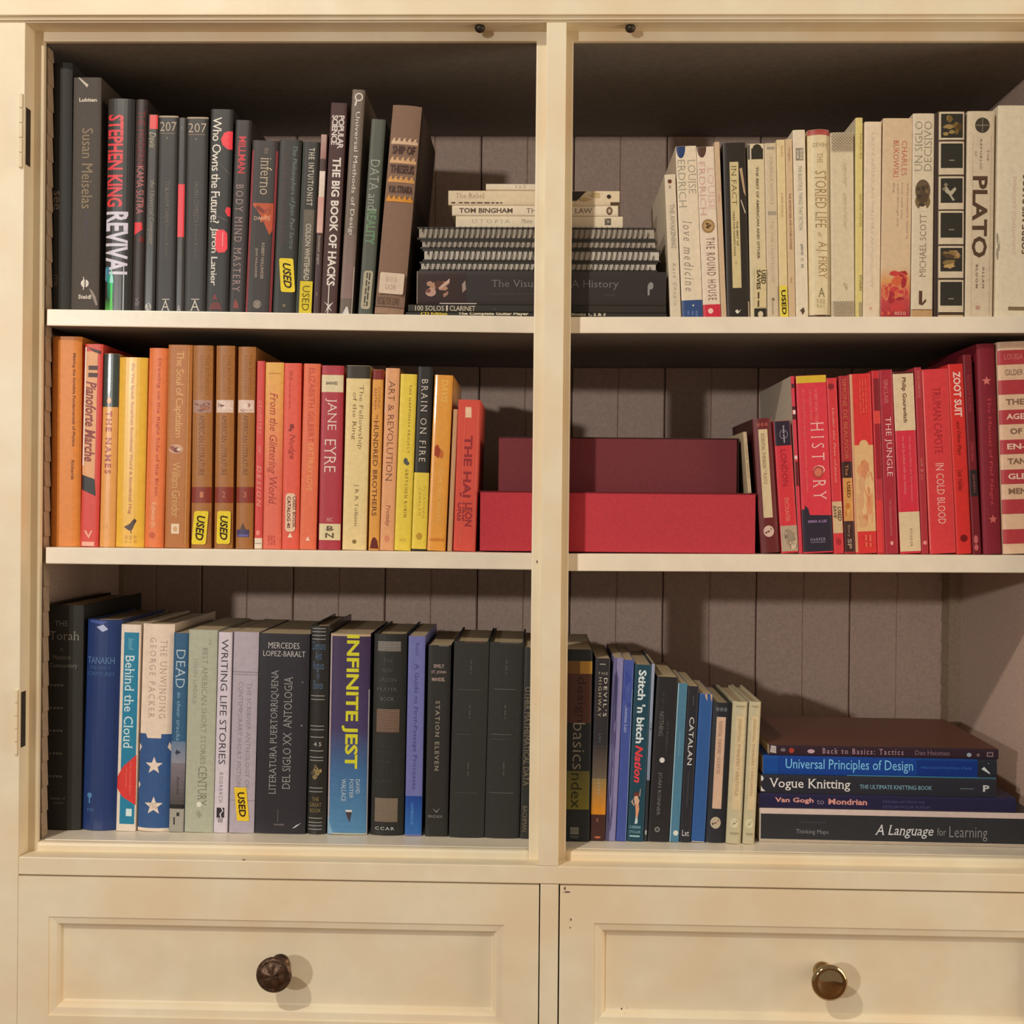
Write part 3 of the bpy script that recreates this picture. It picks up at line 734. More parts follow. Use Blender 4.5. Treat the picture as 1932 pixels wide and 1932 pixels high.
lying('A', 846, 1169, 347, 375, 'd9c7a8', 'third of the four cream lying books, with a black patch at its right', [t('The Rebel', 860, 914, .46, .82, 'a28468', 'f'), lines(1, 852, 948, .06, .26, '5a4a40', 3)[0]] + lines(1, 866, 948, .08, .24, '5a4a40', 3) + [('P', [(1060, .96), (1106, .96), (1094, .5), (1088, .3), (1060, .34)], '3a3530'), ('E', 1149, .6, 4, 4, '3a3028'), ('R', 1152, 1169, .02, .22, '5c4a38'), ('N', 1090, 1160, .1, .9, ['c0a878', 'b89c70'], 6, 4)], group=g1, D=.15, d=101)
lying('A', 917, 1052, 333.5, 346.5, 'dccdb4', 'small thin cream booklet on the very top of the flat stack', [t('1 x 5', 973, 992, .3, .8, 'a89a84', '')], group=g1, D=.12, d=101)
# --- upper right
q('1R', 1265, 1286, 1254, 329, 'd9cbb2', 'slim cream book with faint grey outlined capitals, first on the upper right shelf', [('E', 342, .45, 4, 4, '6c4030'), lines(1, 349, 360, .3, .6, '9c9080')[0], t('THE AWAKENING', 384, 466, .35, .8, 'aaa292', 'b'), t('Kate Chopin', 494, 572, .3, .7, 'aaa08c', 'iw')], D=.16, side='cbbca4')
q('1R', 1287.5, 1327, 1275, 275.6, 'e2d2b8', 'cream book with a blue foot and blue corner, two-line serif name above an italic title',
  [('E', 276, .24, 22, 9, '35466e'), t('LOUISE', 301, 364, .55, .92, 'a09884', 'f'), t('ERDRICH', 301, 390, .06, .42, 'a09884', 'f'), t('love medicine', 414.5, 546, .2, .62, '857c70', 'fiw'), ('R', 563, 599, 0, 1, '3d5280'), ('E', 573, .55, 1.6, 1.6, 'dcd8cc')] + lines(3, 583, 596, .2, .8, '5c70a0', 3), D=.165, side='cbb9a0')
q('1R', 1327.5, 1361, 1314.5, 276.8, 'e3d2bc', 'cream book with a red foot and a round brown medal, wide pinkish serif name',
  [('E', 277, .28, 20, 9, '5c4438'), t('LOUISE', 316, 395, .56, .92, 'd8b0a8', 'f'), t('ERDRICH', 305, 405, .06, .42, 'd0a098', 'f'), ('E', 424.8, .48, 13, 12.5, '9c7c54'), ('E', 424.8, .48, 10, 9.5, 'b8986c'), ('N', 417, 432, .3, .7, ['5c4830', '7c6040'], 4, 2), t('THE ROUND HOUSE', 446, 563, .32, .8, '8c6c64', 'w'), ('R', 571, 599, 0, 1, 'cc3848'), ('E', 583, .42, 5, 5, 'f0c8b8')])
q('1R', 1361.5, 1372, 1347.5, 267.7, 'cdb393', 'narrow plain tan book between the red-footed book and the black worn one', [('N', 340, 400, .1, .9, ['c89c8c', 'd0b090'], 4, 3)])
q('1R', 1372.5, 1415.5, 1364, 269, '3a3530', 'worn black book with a long cream label down its spine',
  [('R', 305, 540, .27, .66, 'd0c090'), t('IN FACT', 312, 386, .34, .56, '5c4c38', 'f'), t('CREATIVE NONFICTION', 397, 480, .36, .44, '6a5a3c', 'b'), t('THE BEST OF', 415, 462, .5, .58, '6a5a3c', 'b'), lines(1, 490, 535, .4, .5, 'b0a078')[0], ('P', [(318, .7), (316, .82), (330, .86), (345, .9), (370, .96), (362, .86), (334, .76)], 'b89c7c'), ('P', [(375, .74), (400, .94), (402, .9), (378, .72)], 'c8b8a0'),
   ('P', [(583, .35), (580, .45), (584, .5), (580, .62), (587, .5), (588, .42)], 'e8e0d0'), ('R', 566, 598, .93, .99, 'b89c84')], pages='c8b48c')
q('1R', 1416.5, 1448, 1414, 271, 'd8c8a2', 'cream book with a black arched top and bold slanted black letters low down',
  [('R', 272, 300, .0, .98, 'dccdb0'), ('R', 272, 300, .0, .12, '3c382f'), ('R', 280, 300, .2, .92, '3c382f'), ('E', 281, .56, 9, 9, '3c382f'), t('THE BEST OF AMERICAN AND OTHER', 314, 486, .46, .62, '7a6a50', 'b'), ('U', 503, 576, .28, .98, 2, 'd6c496', 1, [t('USED', 507, 533, .66, .94, '3a3020', 'b'), t('SAVES', 506, 543, .38, .62, '3a3020', 'b')] + lines(1, 548, 575, .4, .6, '5a4a34', 6)), ('R', 578, 598, .22, .98, '3a362e'), ('E', 589, .6, 6, 5, 'd8c8a8'), ('E', 589, .6, 3, 3, 'd8c8a8')])
q('1R', 1448.5, 1471, 1441, 270, 'd2c0a2', 'slim beige book with very faint grey lettering and a small grey bar midway', [('R', 277, 282, .2, .85, 'a09884'), t('VIRGINIA WOOLF', 294, 385, .4, .66, 'b8a890', 'f'), ('R', 397, 404, .2, .9, 'a89c88'), t('TO THE LIGHTHOUSE', 414, 530, .4, .62, 'bcac94', 'f'), ('E', 561, .5, 3, 3, '847860'), ('R', 563, 590, .42, .5, 'a49880')])
q('1R', 1471.5, 1488, 1465, 263.6, 'e0cc9c', 'slim pale yellow book with small red print and a yellow sticker at its foot', [t('Sandra', 275, 295, .5, .8, 'c08870'), t('A NEW WORLD', 362, 408, .4, .64, 'b88868', ''), t('novel', 408, 380, .7, .85, 'c89878', '')][:2] + [used(535, 597, .02, .95, -2, 'e4d050', 'b', 4)])
q('1R', 1488.5, 1502, 1480.5, 262, 'd3b893', 'slim tan pink book with one line of tiny brown print', [t('Maugham', 279, 304, .3, .7, 'a87c60'), t('THE ADVENTURES AND OTHER STORIES', 363, 468, .35, .65, '9c7458', 'b'), lines(2, 520, 590, .3, .9, 'b89870', 5)[0]])
q('1R', 1502.5, 1526, 1496, 245, 'e4d6bc', 'white book with a small black ladder mark high up and a bird mark low down',
  [('R', 279, 302, .2, .82, '8c8474'), t('TIN HOUSE', 281, 300, .52, .78, 'e4d6bc', 'b'), t('ROOM', 283, 298, .26, .46, 'e4d6bc', 'b'), t('THE BEAUTIFUL THINGS THAT FICTION', 312, 432, .36, .68, 'a0a090', ''), lines(1, 458, 515, .44, .66, '8c887c', 9)[0], t('JANE  C  M', 458, 502, .42, .68, 'a09c90', 'b'), ('P', [(582, .3), (578, .5), (576, .62), (584, .7), (590, .5), (584, .42)], '5c4c3c')])
q('1R', 1527, 1569, 1525, 243.8, 'e0cfa8', 'round-backed cream jacketed hardback with brown hand-drawn capitals and a red cloth top',
  [('R', 244, 254, 0, 1, 'a84444', 'b86058'), t('ZEVIN', 269, 276, .18, .86, '9c8c5c', 'hf'), t('THE', 288, 307, .4, .66, 'a89468', 'f'), t('STORIED LIFE', 321, 427, .3, .82, 'a08050', 'f'), t('of', 436, 444, .42, .6, 'a89468', 'i'), t('A.J. FIKRY', 453, 522, .32, .84, 'a08050', 'f'), t('A', 540, 556, .42, .72, '6c6444', 'hf')] + lines(3, 560, 576, .3, .74, 'c0b484', 3) + [('R', 590, 599, 0, 1, '5c4034')], hard=1, b=.005, p=2.2, m='s')
chk = []
for (sa, sb) in ((249.5, 286), (565, 598)):
    n_ = int((sb - sa) / 3)
    for i in range(n_):
        for j in range(7): chk.append(('R', sa + i * 3 + .3, sa + i * 3 + 1.7, .02 + (j + (i % 2) * .5) * .138, .02 + (j + (i % 2) * .5) * .138 + .068, '7c7060'))
q('1R', 1570, 1613.5, 1567.5, 249.5, 'd9cbac', 'cream book with checkered grey patches at the top and bottom of its spine', [('R', 249.5, 286, 0, 1, 'c4b498'), ('R', 565, 598, 0, 1, 'c4b498')] + chk + [t('Tobias Wolff', 301, 348, .46, .56, 'b0a488'), t('Back in the World', 365, 426, .46, .56, 'a89c80'), ('P', [(532, .42), (532, .58), (540, .5)], 'b8ac90')])
q('1R', 1614, 1628, 1614.5, 222, 'dccb84', 'thin pale yellow book standing taller than the checkered one', [t('MARQUEZ', 252, 300, .55, .85, '8c8258', ''), t('NO ONE WRITES', 365, 425, .55, .85, '9c9060', ''), t('STORIES', 515, 545, .55, .9, '9c9060', 'b'), ('R', 566, 598, .5, .95, 'a89c78')], side='d8ccb0')
q('1R', 1628.5, 1660.5, 1632, 229.5, 'e3d0b4', 'plain pinkish white book with one very faint grey line of capitals', [t('LATIN AMERICAN WRITERS ANTHOLOGY', 250, 540, .42, .58, 'cdb8a0', 'f')] + lines(1, 575, 580, .3, .6, 'd0a898', 2))
q('1R', 1661, 1717, 1667, 223, 'd8be9c', 'pinkish tan book with a red and orange foot and two lines of red capitals',
  [t('CHARLES', 265, 330, .64, .82, 'c0605c', 'f'), t('BUKOWSKI', 265, 333, .36, .54, 'c05850', 'f'), t('what matters most is', 344, 448, .84, .9, 'a08070', ''), t('how well you', 344, 411, .64, .7, 'a08070', ''), t('walk through the', 344, 424, .5, .56, 'a08070', ''), t('fire', 344, 362, .36, .42, 'a08070', ''),
   ('R', 500, 530, 0, 1, 'd8be9c', 'd89858'), ('R', 530, 560, 0, 1, 'd89060', 'c85850'), ('R', 560, 598, 0, 1, 'c85050', 'a03840'), ('N', 505, 596, 0, 1, ['c84848', 'd86848', 'a83840', 'd88058'], 22, 11), t('ecco', 584, 590, .48, .86, 'e8b8a0', 'h')])
q('1R', 1719, 1760, 1723.5, 214, 'dccdb2', 'cream book with grey capitals reading upward and an oval brown portrait blot',
  [t('UN SIGLO', 228.7, 322, .1, .44, '8c8878', 'ft' + 'u'), t('DECISIVO', 228.7, 321, .52, .88, '8c8878', 'ftu'), ('E', 358, .48, 21, 14.5, '6c5c48'), ('E', 378, .48, 16, 14.5, '7c6848'), ('N', 340, 390, .14, .84, ['5c4c3c', '8c7450', '4c4438'], 12, 8), ('P', [(384, .38), (384, .6), (397, .72), (397, .26)], 'dccdb2'), t('MICHAEL SCOTT', 402, 519, .36, .66, '8c7c68', 'ftu'),
   ('P', [(545, .35), (545, .5), (568, .5), (560, .66), (564, .7), (572, .52), (570, .35)], '5c4438'), ('R', 580, 597, 0, 1, 'c09c70'), ('R', 579.5, 581, 0, 1, '7c5c40')])
q('1R', 1762, 1768, 1765, 213, '4a3c36', 'very thin dark brown book squeezed between the portrait book and the one with slide frames')
fr = [('R', 210, 598, .985, 1, '4a3a30')]
for i, (a, b_, kind) in enumerate(((211, 263, 1), (266.5, 328, 0), (331.5, 393, 2), (396, 458, 0), (461.5, 521, 3), (525, 585, 0))):
    fr += [('R', a, b_, .03, .96, 'd8c8ac'), ('R', a + 3.5, b_ - (12 if i else 3.5), .1, .91, '3c3a34')]
    if kind == 1: fr += [('N', a + 4, b_ - 5, .11, .9, ['7c6438', '5c4830', 'a08858', '4c3428'], 12, 4)]
    elif kind == 2: fr += [('P', [(a + 22, .2), (a + 18, .3), (a + 28, .45), (a + 20, .62), (a + 24, .68), (a + 36, .5), (a + 44, .62), (a + 46, .55), (a + 34, .4), (a + 30, .28)], 'b8b098'), ('N', a + 8, a + 30, .12, .45, ['8c8468'], 4, 6)]
    elif kind == 3: fr += [('N', a + 5, b_ - 13, .11, .9, ['8c7448', 'b89068', '5c4838', 'c0a068'], 12, 9)]
    else: fr += lines(1, a + 34, a + 36, .3, .7, '8c8870', 3)
fr += [('R', 588, 590, .03, .98, '5c4430'), ('R', 590.5, 594, .03, .96, 'd0bc98'), ('R', 594, 598, .08, .9, '4c3828')]
q('1R', 1768.5, 1820, 1769.5, 209.6, '55453a', 'dark book with six cream framed little pictures stacked down its spine', fr)
q('1R', 1821, 1873, 1826, 209.6, 'dccbae', 'cream book with a round dark globe mark above huge bold brown capitals',
  [('E', 236, .54, 14.5, 14, '4c463c'), ('R', 235.5, 236.5, .3, .78, 'b8a88c'), ('R', 223, 249, .535, .55, 'b8a88c'), t('THE', 282, 302, .72, .8, '9c8c74', 'bw'), t('REPUBLIC', 262, 318, .46, .54, '9c8c74', 'bw'), t('OF', 284, 294, .28, .34, '9c8c74', 'bw'), t('PLATO', 331, 483, .2, .76, '5f4a3a', 'b'), t('ALLAN', 500, 540, .6, .68, '8c7868', 'bw'), t('BLOOM', 496, 540, .36, .44, '8c7868', 'bw'),
   ('R', 256, 590, .2, .21, 'c8b498'), ('R', 256, 590, .86, .87, 'c8b498'), lines(1, 573, 583, .3, .6, 'c8988c')[0]])
q('1R', 1877, 1960, 1884, 199, 'e4d8bc', 'thick cream book cut by the right edge, with brown capitals reading upward',
  [t('SOBRE MIS PASOS', 328, 477, .58, .74, '6c5a4a', 'bu'), t('CUAUHTEMOC CARDENAS', 331, 477, .36, .44, 'dcb8a4', 'u'), ('R', 575, 582, .3, .72, '847458'), ('N', 430, 500, .0, .1, ['a09484', 'c0b49c'], 5, 2)])
# --- middle left
q('2L', 93, 150, 97, 634.5, 'e08c44', 'wide orange book with one line of small brown print, first on the middle shelf', [t('Making the Invisible Fundamentals of Physics', 666, 843, .7, .82, '84481c', 'b'), t('Richards', 869, 906, .7, .8, '84481c', 'b')], b=.003, p=4, D=.2)
q('2L', 150.8, 185, 163, 649, 'd85048', 'red book with a peach handwritten panel and a slanted black block',
  [('R', 663, 905, .0, .72, 'e4a878'), ('P', [(650, .1), (650, 1), (663, 1), (656, .2)], 'd85848'), ('P', [(655, .15), (662, .9), (668, .9), (664, .5)], '54302c'), t('II', 690, 712, .22, .74, '50302a', 'b'), t('Pianoforte Marche', 720, 872, .1, .7, '8c3c34', 'ib'), ('R', 655, 880, .0, .1, 'f4e4d8'), ('P', [(897, 0), (905, .72), (937, .8), (925, 0)], '3c3936'), ('P', [(1003, .2), (1003, .34), (1012, .46), (1003, .58), (1003, .68), (1018, .48)], 'f4b098'), ('R', 1024, 1032, .1, .8, 'f0b8a0')], m='s')  # pale strip along the left edge is a painted highlight
q('2L', 186, 216, 193, 667, 'e8a860', 'orange book with a glossy dark green top block and red hand-drawn capitals',
  [('R', 667, 768, 0, 1, '454c47'), ('E', 756, .45, 6, 4, 'f0a060'), t('THE NAMES', 776, 895, .26, .66, 'b0442c', 'bw'), lines(1, 992, 1020, .4, .56, 'd89850')[0]], m='g', b=.003, p=3)
q('2L', 217, 270.7, 224.5, 674, 'eebb48', 'wide glossy yellow book with orange print and a small black bird near its foot',
  [t('Do You Speak American Emotional Word & Emotional Hug', 686, 972, .42, .56, 'b87020', 'gb'), ('P', [(982, .62), (980, .68), (984, .74), (992, .66), (1001, .6), (1003, .48), (996, .3), (990, .5)], '4c2c24'), ('R', 1000, 1008, .54, .57, '4c2c24')] + lines(3, 1012, 1026, .3, .78, 'd8a040', 4), m='g', b=.003, p=3)
q('2L', 271.2, 307.5, 281.5, 656.5, 'e8814e', 'orange book with faint red title and a pale surname near its foot', [t('Drawing on the Right Side of the Brain', 676, 938, .46, .68, 'b84430', 'g'), t('Edwards', 950, 997, .36, .6, 'f0c090', 'g'), ('E', 1012, .42, 6, 6, 'c86040')], m='s', b=.003, p=3)
q('2L', 310, 356, 318.5, 650.5, 'b8753e', 'brown book with long tan sans title and a knotted ribbon picture at the middle',
  [t('The Soul of Capitalism', 662, 826, .26, .66, 'dfae6c', 'n'), ('E', 848, .4, 9, 14, 'd0a080'), ('E', 850, .44, 5, 8, '7c4438'), ('E', 846, .24, 4, 5, '9c5844'), ('E', 849, .52, 3, 4, 'e8c8b0'), t('William Greider', 873, 978, .26, .62, 'd8a868', 'n'), ('R', 990, 1009, .27, .6, 'ecd4b4'), ('E', 1000, .44, 5, 4, 'd0a878'), ('R', 655, 1028, .84, .88, 'd09858')], m='s')
for k, (a, b_, c, y, lab, pic, seed) in enumerate(((360, 398, 363, 651.5, 'brown anthology with a tilted yellow sticker, first of three alike', ['b08878', '5c3430', 'a86850'], 5), (403.5, 438.5, 408, 652, 'brown anthology with a straight yellow sticker, middle of three alike', ['e0c4b4', '7c4c40', 'f0dcd0'], 7), (444, 477, 449.5, 654, 'brown anthology with a small blue label at its foot, last of three alike', ['e4c8b8', 'f0dcd0', 'a87868'], 9))):
    pr = [t('THE BEDFORD\nANTHOLOGY', 668, 745, .36, .8, '98602f', 'f'), ('R', 755, 779, .04, .96, pic[0]), ('N', 755, 779, .02, .98, pic, 14, seed), t('AMERICAN LITERATURE', 783, 898, .34, .62, '7c4824', 'f'), ('R', 920, 950, 0, 1, '8c3c30'), t('%s' % '123'[k], 929, 940, .42, .6, 'c87858', 'h')]
    if k == 0: pr.append(used(965.5, 1029, .1, .82, 5))
    elif k == 1: pr.append(used(965.5, 1028, .16, .9, 1))
    else: pr += [('R', 1001, 1015, .06, .78, '4c4468'), ('R', 1010, 1014, .1, .74, '6c64a0'), ('P', [(988, .4), (1001, .25), (1001, .6)], '5c4438')]
    q('2L', a, b_, c, y, 'a9713f', lab, pr, hard=1, b=.002)
q('2L', 479.5, 494.8, 485, 681, 'd8504a', 'thin red book with spaced slanted pale capitals and a white foot', [t('GEOMETRY', 756, 820, .3, .7, 'eca890', 'fiw'), t('OF', 842, 856, .3, .7, 'eca890', 'fi'), t('DESIGN', 880, 958, .25, .75, 'f0b49c', 'fiw'), ('E', 1007, .45, 5, 4, 'f09080'), ('R', 1017, 1037, .0, 1, 'ecdcc4'), ('R', 1026, 1028, .1, .9, 'b0a090')])
q('2L', 495.5, 530.5, 502, 683.5, 'e4705a', 'book fading from yellow at the top to salmon red, with bold dark red italic title', [('R', 684, 780, 0, 1, 'e8b45c', 'ea9c5c'), ('R', 780, 900, 0, 1, 'ea9c5c', 'e4705a'), ('R', 703, 706, .15, .85, 'd09048'), t('From the Glittering World', 741, 954, .16, .7, 'a83c30', 'gi')] + lines(3, 1012, 1030, .25, .7, 'c85048', 6), m='s')
q('2L', 531.2, 564, 535.5, 685, 'e4604c', 'red book with a small dark elephant mark, faint script title and a white barcode sticker',
  [lines(3, 700, 775, .3, .6, 'c84838', 7)[i] for i in range(9)] + [('E', 805, .5, 5, 4, '8c3430'), ('E', 812, .4, 2.5, 3, '8c3430'), t('Nudge', 820, 867, .3, .7, 'b03c34', 'i'), ('P', [(1006, .5), (1016, .34), (1016, .62)], 'f4d8c0'), ('U', 932, 1005, .2, .78, 0, 'ecc8ac', 6, [t('USED BOOK', 938, 998, .62, .8, '8c5848', 'b'), t('CATALOG 40', 938, 998, .3, .5, '6c4038', 'b')] )])
q('2L', 564.5, 596.3, 573.5, 686, 'e67452', 'orange red book with dim rust capitals followed by pale orange ones', [t('ELIZABETH GILBERT', 694, 835, .34, .7, 'c8503c', ''), t('EAT PRAY LOVE', 838, 928, .34, .7, 'f0a468', ''), ('P', [(1014, .5), (1022, .36), (1022, .62)], 'f4d8c0')])
q('2L', 600.5, 642.3, 607, 689.6, 'b23f4a', 'crimson book with white serif capitals between two cream label bands',
  [('R', 707.5, 740, .01, 1, 'e4d4ac'), t('BARNES', 720, 726, .22, .74, '4c4030', 'hb'), t('JANE', 752, 812, .2, .72, 'eed8cc', 'f'), t('EYRE', 830, 892, .2, .72, 'eed8cc', 'f'), t('ABC', 978, 986, .34, .64, 'e0a098', 'h'), ('R', 990, 1021, .02, .99, 'e2d2a6'), t('B\nN', 994, 1017, .3, .7, '6c5c44', 'hb'), ('R', 1000, 1001, .3, .7, '6c5c44')])
q('2L', 645.5, 691, 654, 689.6, 'ead298', 'pale cream book with a black top band and two short lines of brown serif title',
  [('R', 690, 714, 0, 1, '413b31'), t('The Fellowship', 727, 848, .52, .74, '6c5430', 'f'), t('of the Ring', 741, 831, .26, .46, '6c5430', 'f'), t('J R R Tolkien', 915, 995, .44, .62, '6c5430', 'f'), ('E', 1024, .5, 4, 4, '8c7440')])
q('2L', 695, 715.5, 703.5, 697, 'e2a24e', 'slim orange book with dark brown capitals and a maroon arch at its foot', [('R', 697, 716, 0, 1, '84302c'), t('DONALD', 731, 771, .56, .78, 'a04c2c', 'f'), t('ANTRIM', 731, 773, .18, .42, 'a04c2c', 'f'), t('THE', 783, 791, .4, .6, '8c4028', ''), t('HUNDRED BROTHERS', 794, 975, .22, .66, '6c3c24', 'g'), ('P', [(1016, .4), (1016, .62), (1022, .8), (1037, .92), (1037, .12), (1022, .26)], '6c2c28')])
q('2L', 716.2, 743, 728, 694.5, 'e6a878', 'peach book with dark brown serif capitals and an italic surname near the foot', [t('ART & REVOLUTION', 718, 909, .26, .7, '6c4034', 'f'), t('Trotsky', 954, 996, .3, .66, '8c4838', 'gi'), ('E', 1018, .5, 6, 5, 'd88c68'), ('R', 696, 780, .02, .08, 'f8d8b8')])
q('2L', 743.5, 775, 756, 705.7, 'ebd04e', 'bright yellow book with tiny spaced brown capitals and a blue blot midway', [t('THE HAPPINESS PROJECT', 726, 856, .52, .7, '7c5c20', 'gw'), ('E', 871, .5, 6, 4, '545c54'), ('E', 875, .6, 4, 4, '545c54'), t('GRETCHEN RUBIN', 886, 978, .5, .68, '8c6c24', 'gw'), ('R', 1018, 1023, .3, .7, 'd8b848')])
q('2L', 775.8, 804.7, 789, 692, '37332f', 'book black above and yellow below, with white spaced serif capitals', [t('BRAIN ON FIRE', 716, 872, .28, .7, 'e4d8c8', 'fw'), ('R', 893, 1038, 0, 1, 'ebcf50'), t('SUSANNAH', 918, 979, .64, .82, 'b89834', 'w'), t('CAHALAN', 922, 974, .36, .54, 'b89834', 'w'), ('E', 1014, .5, 7, 6, 'c09838')])
q('2L', 805.5, 840.5, 820.5, 707.5, 'e8a145', 'glossy orange book with pale handwritten letters and two small red pictures', [t('DAVIS', 716, 760, .4, .76, 'f0c468', 'i'), ('E', 850, .3, 10, 5, 'b85028'), ('E', 858, .55, 8, 4, 'c86c30'), ('P', [(843, .2), (848, .5), (866, .42), (860, .16)], 'a84424'), t('SOME NEW WALKS', 886, 985, .44, .66, 'f0c068', ''), ('R', 1018, 1023, .1, .9, 'd08430')], m='g')
q('2L', 843, 853.5, 856, 772, 'caa27a', 'narrow worn tan book leaning against the faded red cloth one', [], m='m', d=94)
q('2L', 855, 897, 863.5, 754, 'dc5a4c', 'faded red cloth book with blurred dark condensed capitals and a tiny white tag',
  [('P', [(768, .33), (768, .6), (788, .62), (788, .34)], 'f0c8a8'), t('THE HAJ', 822, 940, .2, .7, '98383c', 'b'), t('LEON\nURIS', 950, 995, .12, .8, '98383c', 'bl'), ('R', 770, 1030, .9, .92, 'ee8a78'), ('R', 770, 1030, .3, .33, 'e46c5c')], m='c')
# --- boxes
g2 = 'red boxes lying on the middle shelf'
RED = []
def redbox(XA, XB, z0, th, d, label, o):
    RED.append((z0 + th))
    root = thing('storage_box', label, 'box', (XA, d * S, z0), None)
    L = XB - XA; Dp = o['Dp']; mt = material('linen_' + o['mn'], ink(o['col2']), 0.85, 0.12, 700, 0.4, 1200)
    md = material('linen_edge_' + o['mn'], ink(o['edge']), 0.8, 0.1, 400)
    lip = 0.0012
    bm_obj('tray', box_bm(0.001, L - 0.001, 0.0008, Dp, 0, th - lip, 0.0006), mt, root)
    bm_obj('lid', box_bm(0, L, 0, Dp + 0.001, th - lip, th, 0.0003), md, root)
    if o.get('end'): bm_obj('end_board', box_bm(L - 0.001, L + 0.002, 0.004, Dp, 0, th, 0.0006), md, root)
    return root
lying('B', 904, 1427, 930, 1043.5, 'x', 'bright red linen box lying on the middle shelf behind the centre stile', base=lambda: max(SH['2L'](-.07), SH['2R'](.25), SH['2R'](0)) , custom=redbox, Dp=.20, mn='red', col2='bc3c46', edge='6c2028', d=78)
lying('B', 939, 1392, 826, 929.5, 'x', 'dull maroon linen box with black edges resting on the bright red box', custom=redbox, Dp=.17, mn='maroon', col2='74343a', edge='3c2422', d=112, end=1)
# --- middle right
def classic(key, a, b_, c, y, col, side, lab, lc, tc, s_a, s_b, txt, ec, d, **o):
    q(key, a, b_, c, y, col, lab, [('R', s_a, s_b, .24, .7, lc), t(txt, s_a + 8, s_a + (s_b - s_a) * .62, .36, .54, tc, 'g'), ('E', s_b + 26, .45, 11, 10, ec), ('N', s_b + 19, s_b + 33, .25, .62, [tc, col], 4, 3)] +
      [('E', y + 12, .26 + .2 * i, 4, 3.4, o.get('orn', '9c5048')) for i in range(3)], hard=1, b=.003, p=2.5, side=side, d=d, D=o.get('D', .14))
classic('2R', 1436.5, 1474, 1420, 789, '6e3132', '4c2a2a', 'maroon hardback with a long cream label and round white stamp, leaning by the red boxes', 'd8c49c', '7c5c40', 810, 979, 'ESSENTIAL THINKERS * PLATO', 'd8b8a8', 86)
q('2R', 1475, 1507.5, 1459, 794, 'd84048', 'red guidebook with a black block at its top and a grey picture at its foot',
  [('R', 794, 841, .02, .98, '38303c'), ('E', 820, .55, 9, 8, '8c8494'), ('E', 820, .55, 7.8, 6.8, '38303c'), t('lonely planet', 803, 836, .5, .62, 'c8c0d0', 'b'), t('LONDON', 849, 918, .3, .64, 'a0303c', ''), t('ENCOUNTER', 941, 986, .35, .6, 'f09080', ''), ('R', 994, 1043, .02, .98, 'b8a48c'), ('N', 994, 1043, .0, 1, ['8c7c6c', 'd0bca0', 'a08c78', '6c5c50'], 12, 5)], D=.12)
q('2R', 1508, 1515, 1491.5, 709.5, 'd84858', 'thin pink red book with its white back cover showing, taller than the guidebook', [('R', 724, 732, .1, .9, '54343c'), ('R', 767, 774, .0, 1, '5c2c34'), ('R', 774, 782, .2, .9, 'ecdcd4'), ('R', 782, 792, .0, 1, '5c2c34'), ('E', 864, .4, 4, 3, 'f0c8c8'), ('R', 872, 918, .1, .9, '6c2c34')], side='c9baa8', D=.185)
q('2R', 1516, 1573, 1502.5, 708, 'dd4450', 'wide red book with a yellow top strip, tall white capitals and torn navy foot',
  [('R', 708, 722, 0, 1, 'dcb840'), t('H I S T O R Y', 797.6, 945.6, .42, .84, 'f4c8c0', 'tf'), t('A VERY SHORT TOUR', 735, 800, .58, .68, 'f08880', ''), t('OF NEARLY EVERY', 735, 795, .4, .48, 'ec7c78', ''), t('ILLUSTRATED AND EXPANDED EDITION', 735, 930, .18, .24, 'ec7c78', ''), ('P', [(963, .0), (963, .1), (955, .12), (962, .22), (974, .26), (976, 1), (1044, 1), (1044, 0)], '39343f'), t('EMMA & LEE', 984, 989, .2, .82, '9c7cac', 'hb'), t('HARPER', 1018, 1024, .25, .75, 'a098b0', 'hw'), ('E', 893, .6, 12, 10, 'b85048'), ('E', 893, .6, 8, 7, 'd87c64'), ('R', 1026, 1027, .25, .75, '8c84a0')])
q('2R', 1574, 1593.5, 1558.5, 713, 'd8444a', 'slim red book with cream script title and a cream patch above its red foot', [('E', 729, .4, 6, 6, '8c3438'), t('Under the Feet of Jesus', 770, 912, .34, .62, 'f0a898', 'i'), ('R', 948, 1008, .02, .98, 'd8b890'), t('USED', 958, 985, .5, .9, '5c4430', 'bi'), t('SAVE', 955, 980, .1, .42, '5c4430', 'bi'), ('E', 1024, .5, 6, 5, 'b03840')])
q('2R', 1594.2, 1614, 1582.5, 709, 'b0383e', 'slim dark red book with dull gold capitals and an orange patch between black ones', [t('SIMONE DE BEAUVOIR', 714, 868, .3, .7, 'cc7454', ''), ('R', 872, 903, .0, 1, '46302e'), t('The', 878, 898, .3, .6, 'c88c60', ''), ('R', 903, 985, .05, .97, 'd89c5c'), t('USED', 910, 941, .4, .75, '6c4020', 'b'), ('N', 942, 984, .1, .9, ['e0ac60', 'c87c3c'], 6, 3), ('R', 985, 1043, .0, 1, '4c3430'), t('Story', 992, 1015, .3, .6, 'b09480', ''), t('SP', 1018, 1038, .3, .7, 'a89080', 'b')])
q('2R', 1614.8, 1655.5, 1602.5, 705, 'dc4040', 'red book with a mottled cream lower half topped by a rounded seal',
  [('R', 706, 1044, .0, .12, 'd8a078'), ('R', 841, 1005, .1, 1, 'e2b884'), ('E', 841, .55, 10, 9, 'e2b884'), ('N', 850, 1003, .12, .98, ['e09c70', 'd89068', 'e8c08c', 'dca87c'], 34, 12)] + lines(3, 716, 780, .4, .8, 'e85c50', 5) + lines(2, 1012, 1035, .4, .8, 'e86c58', 5))
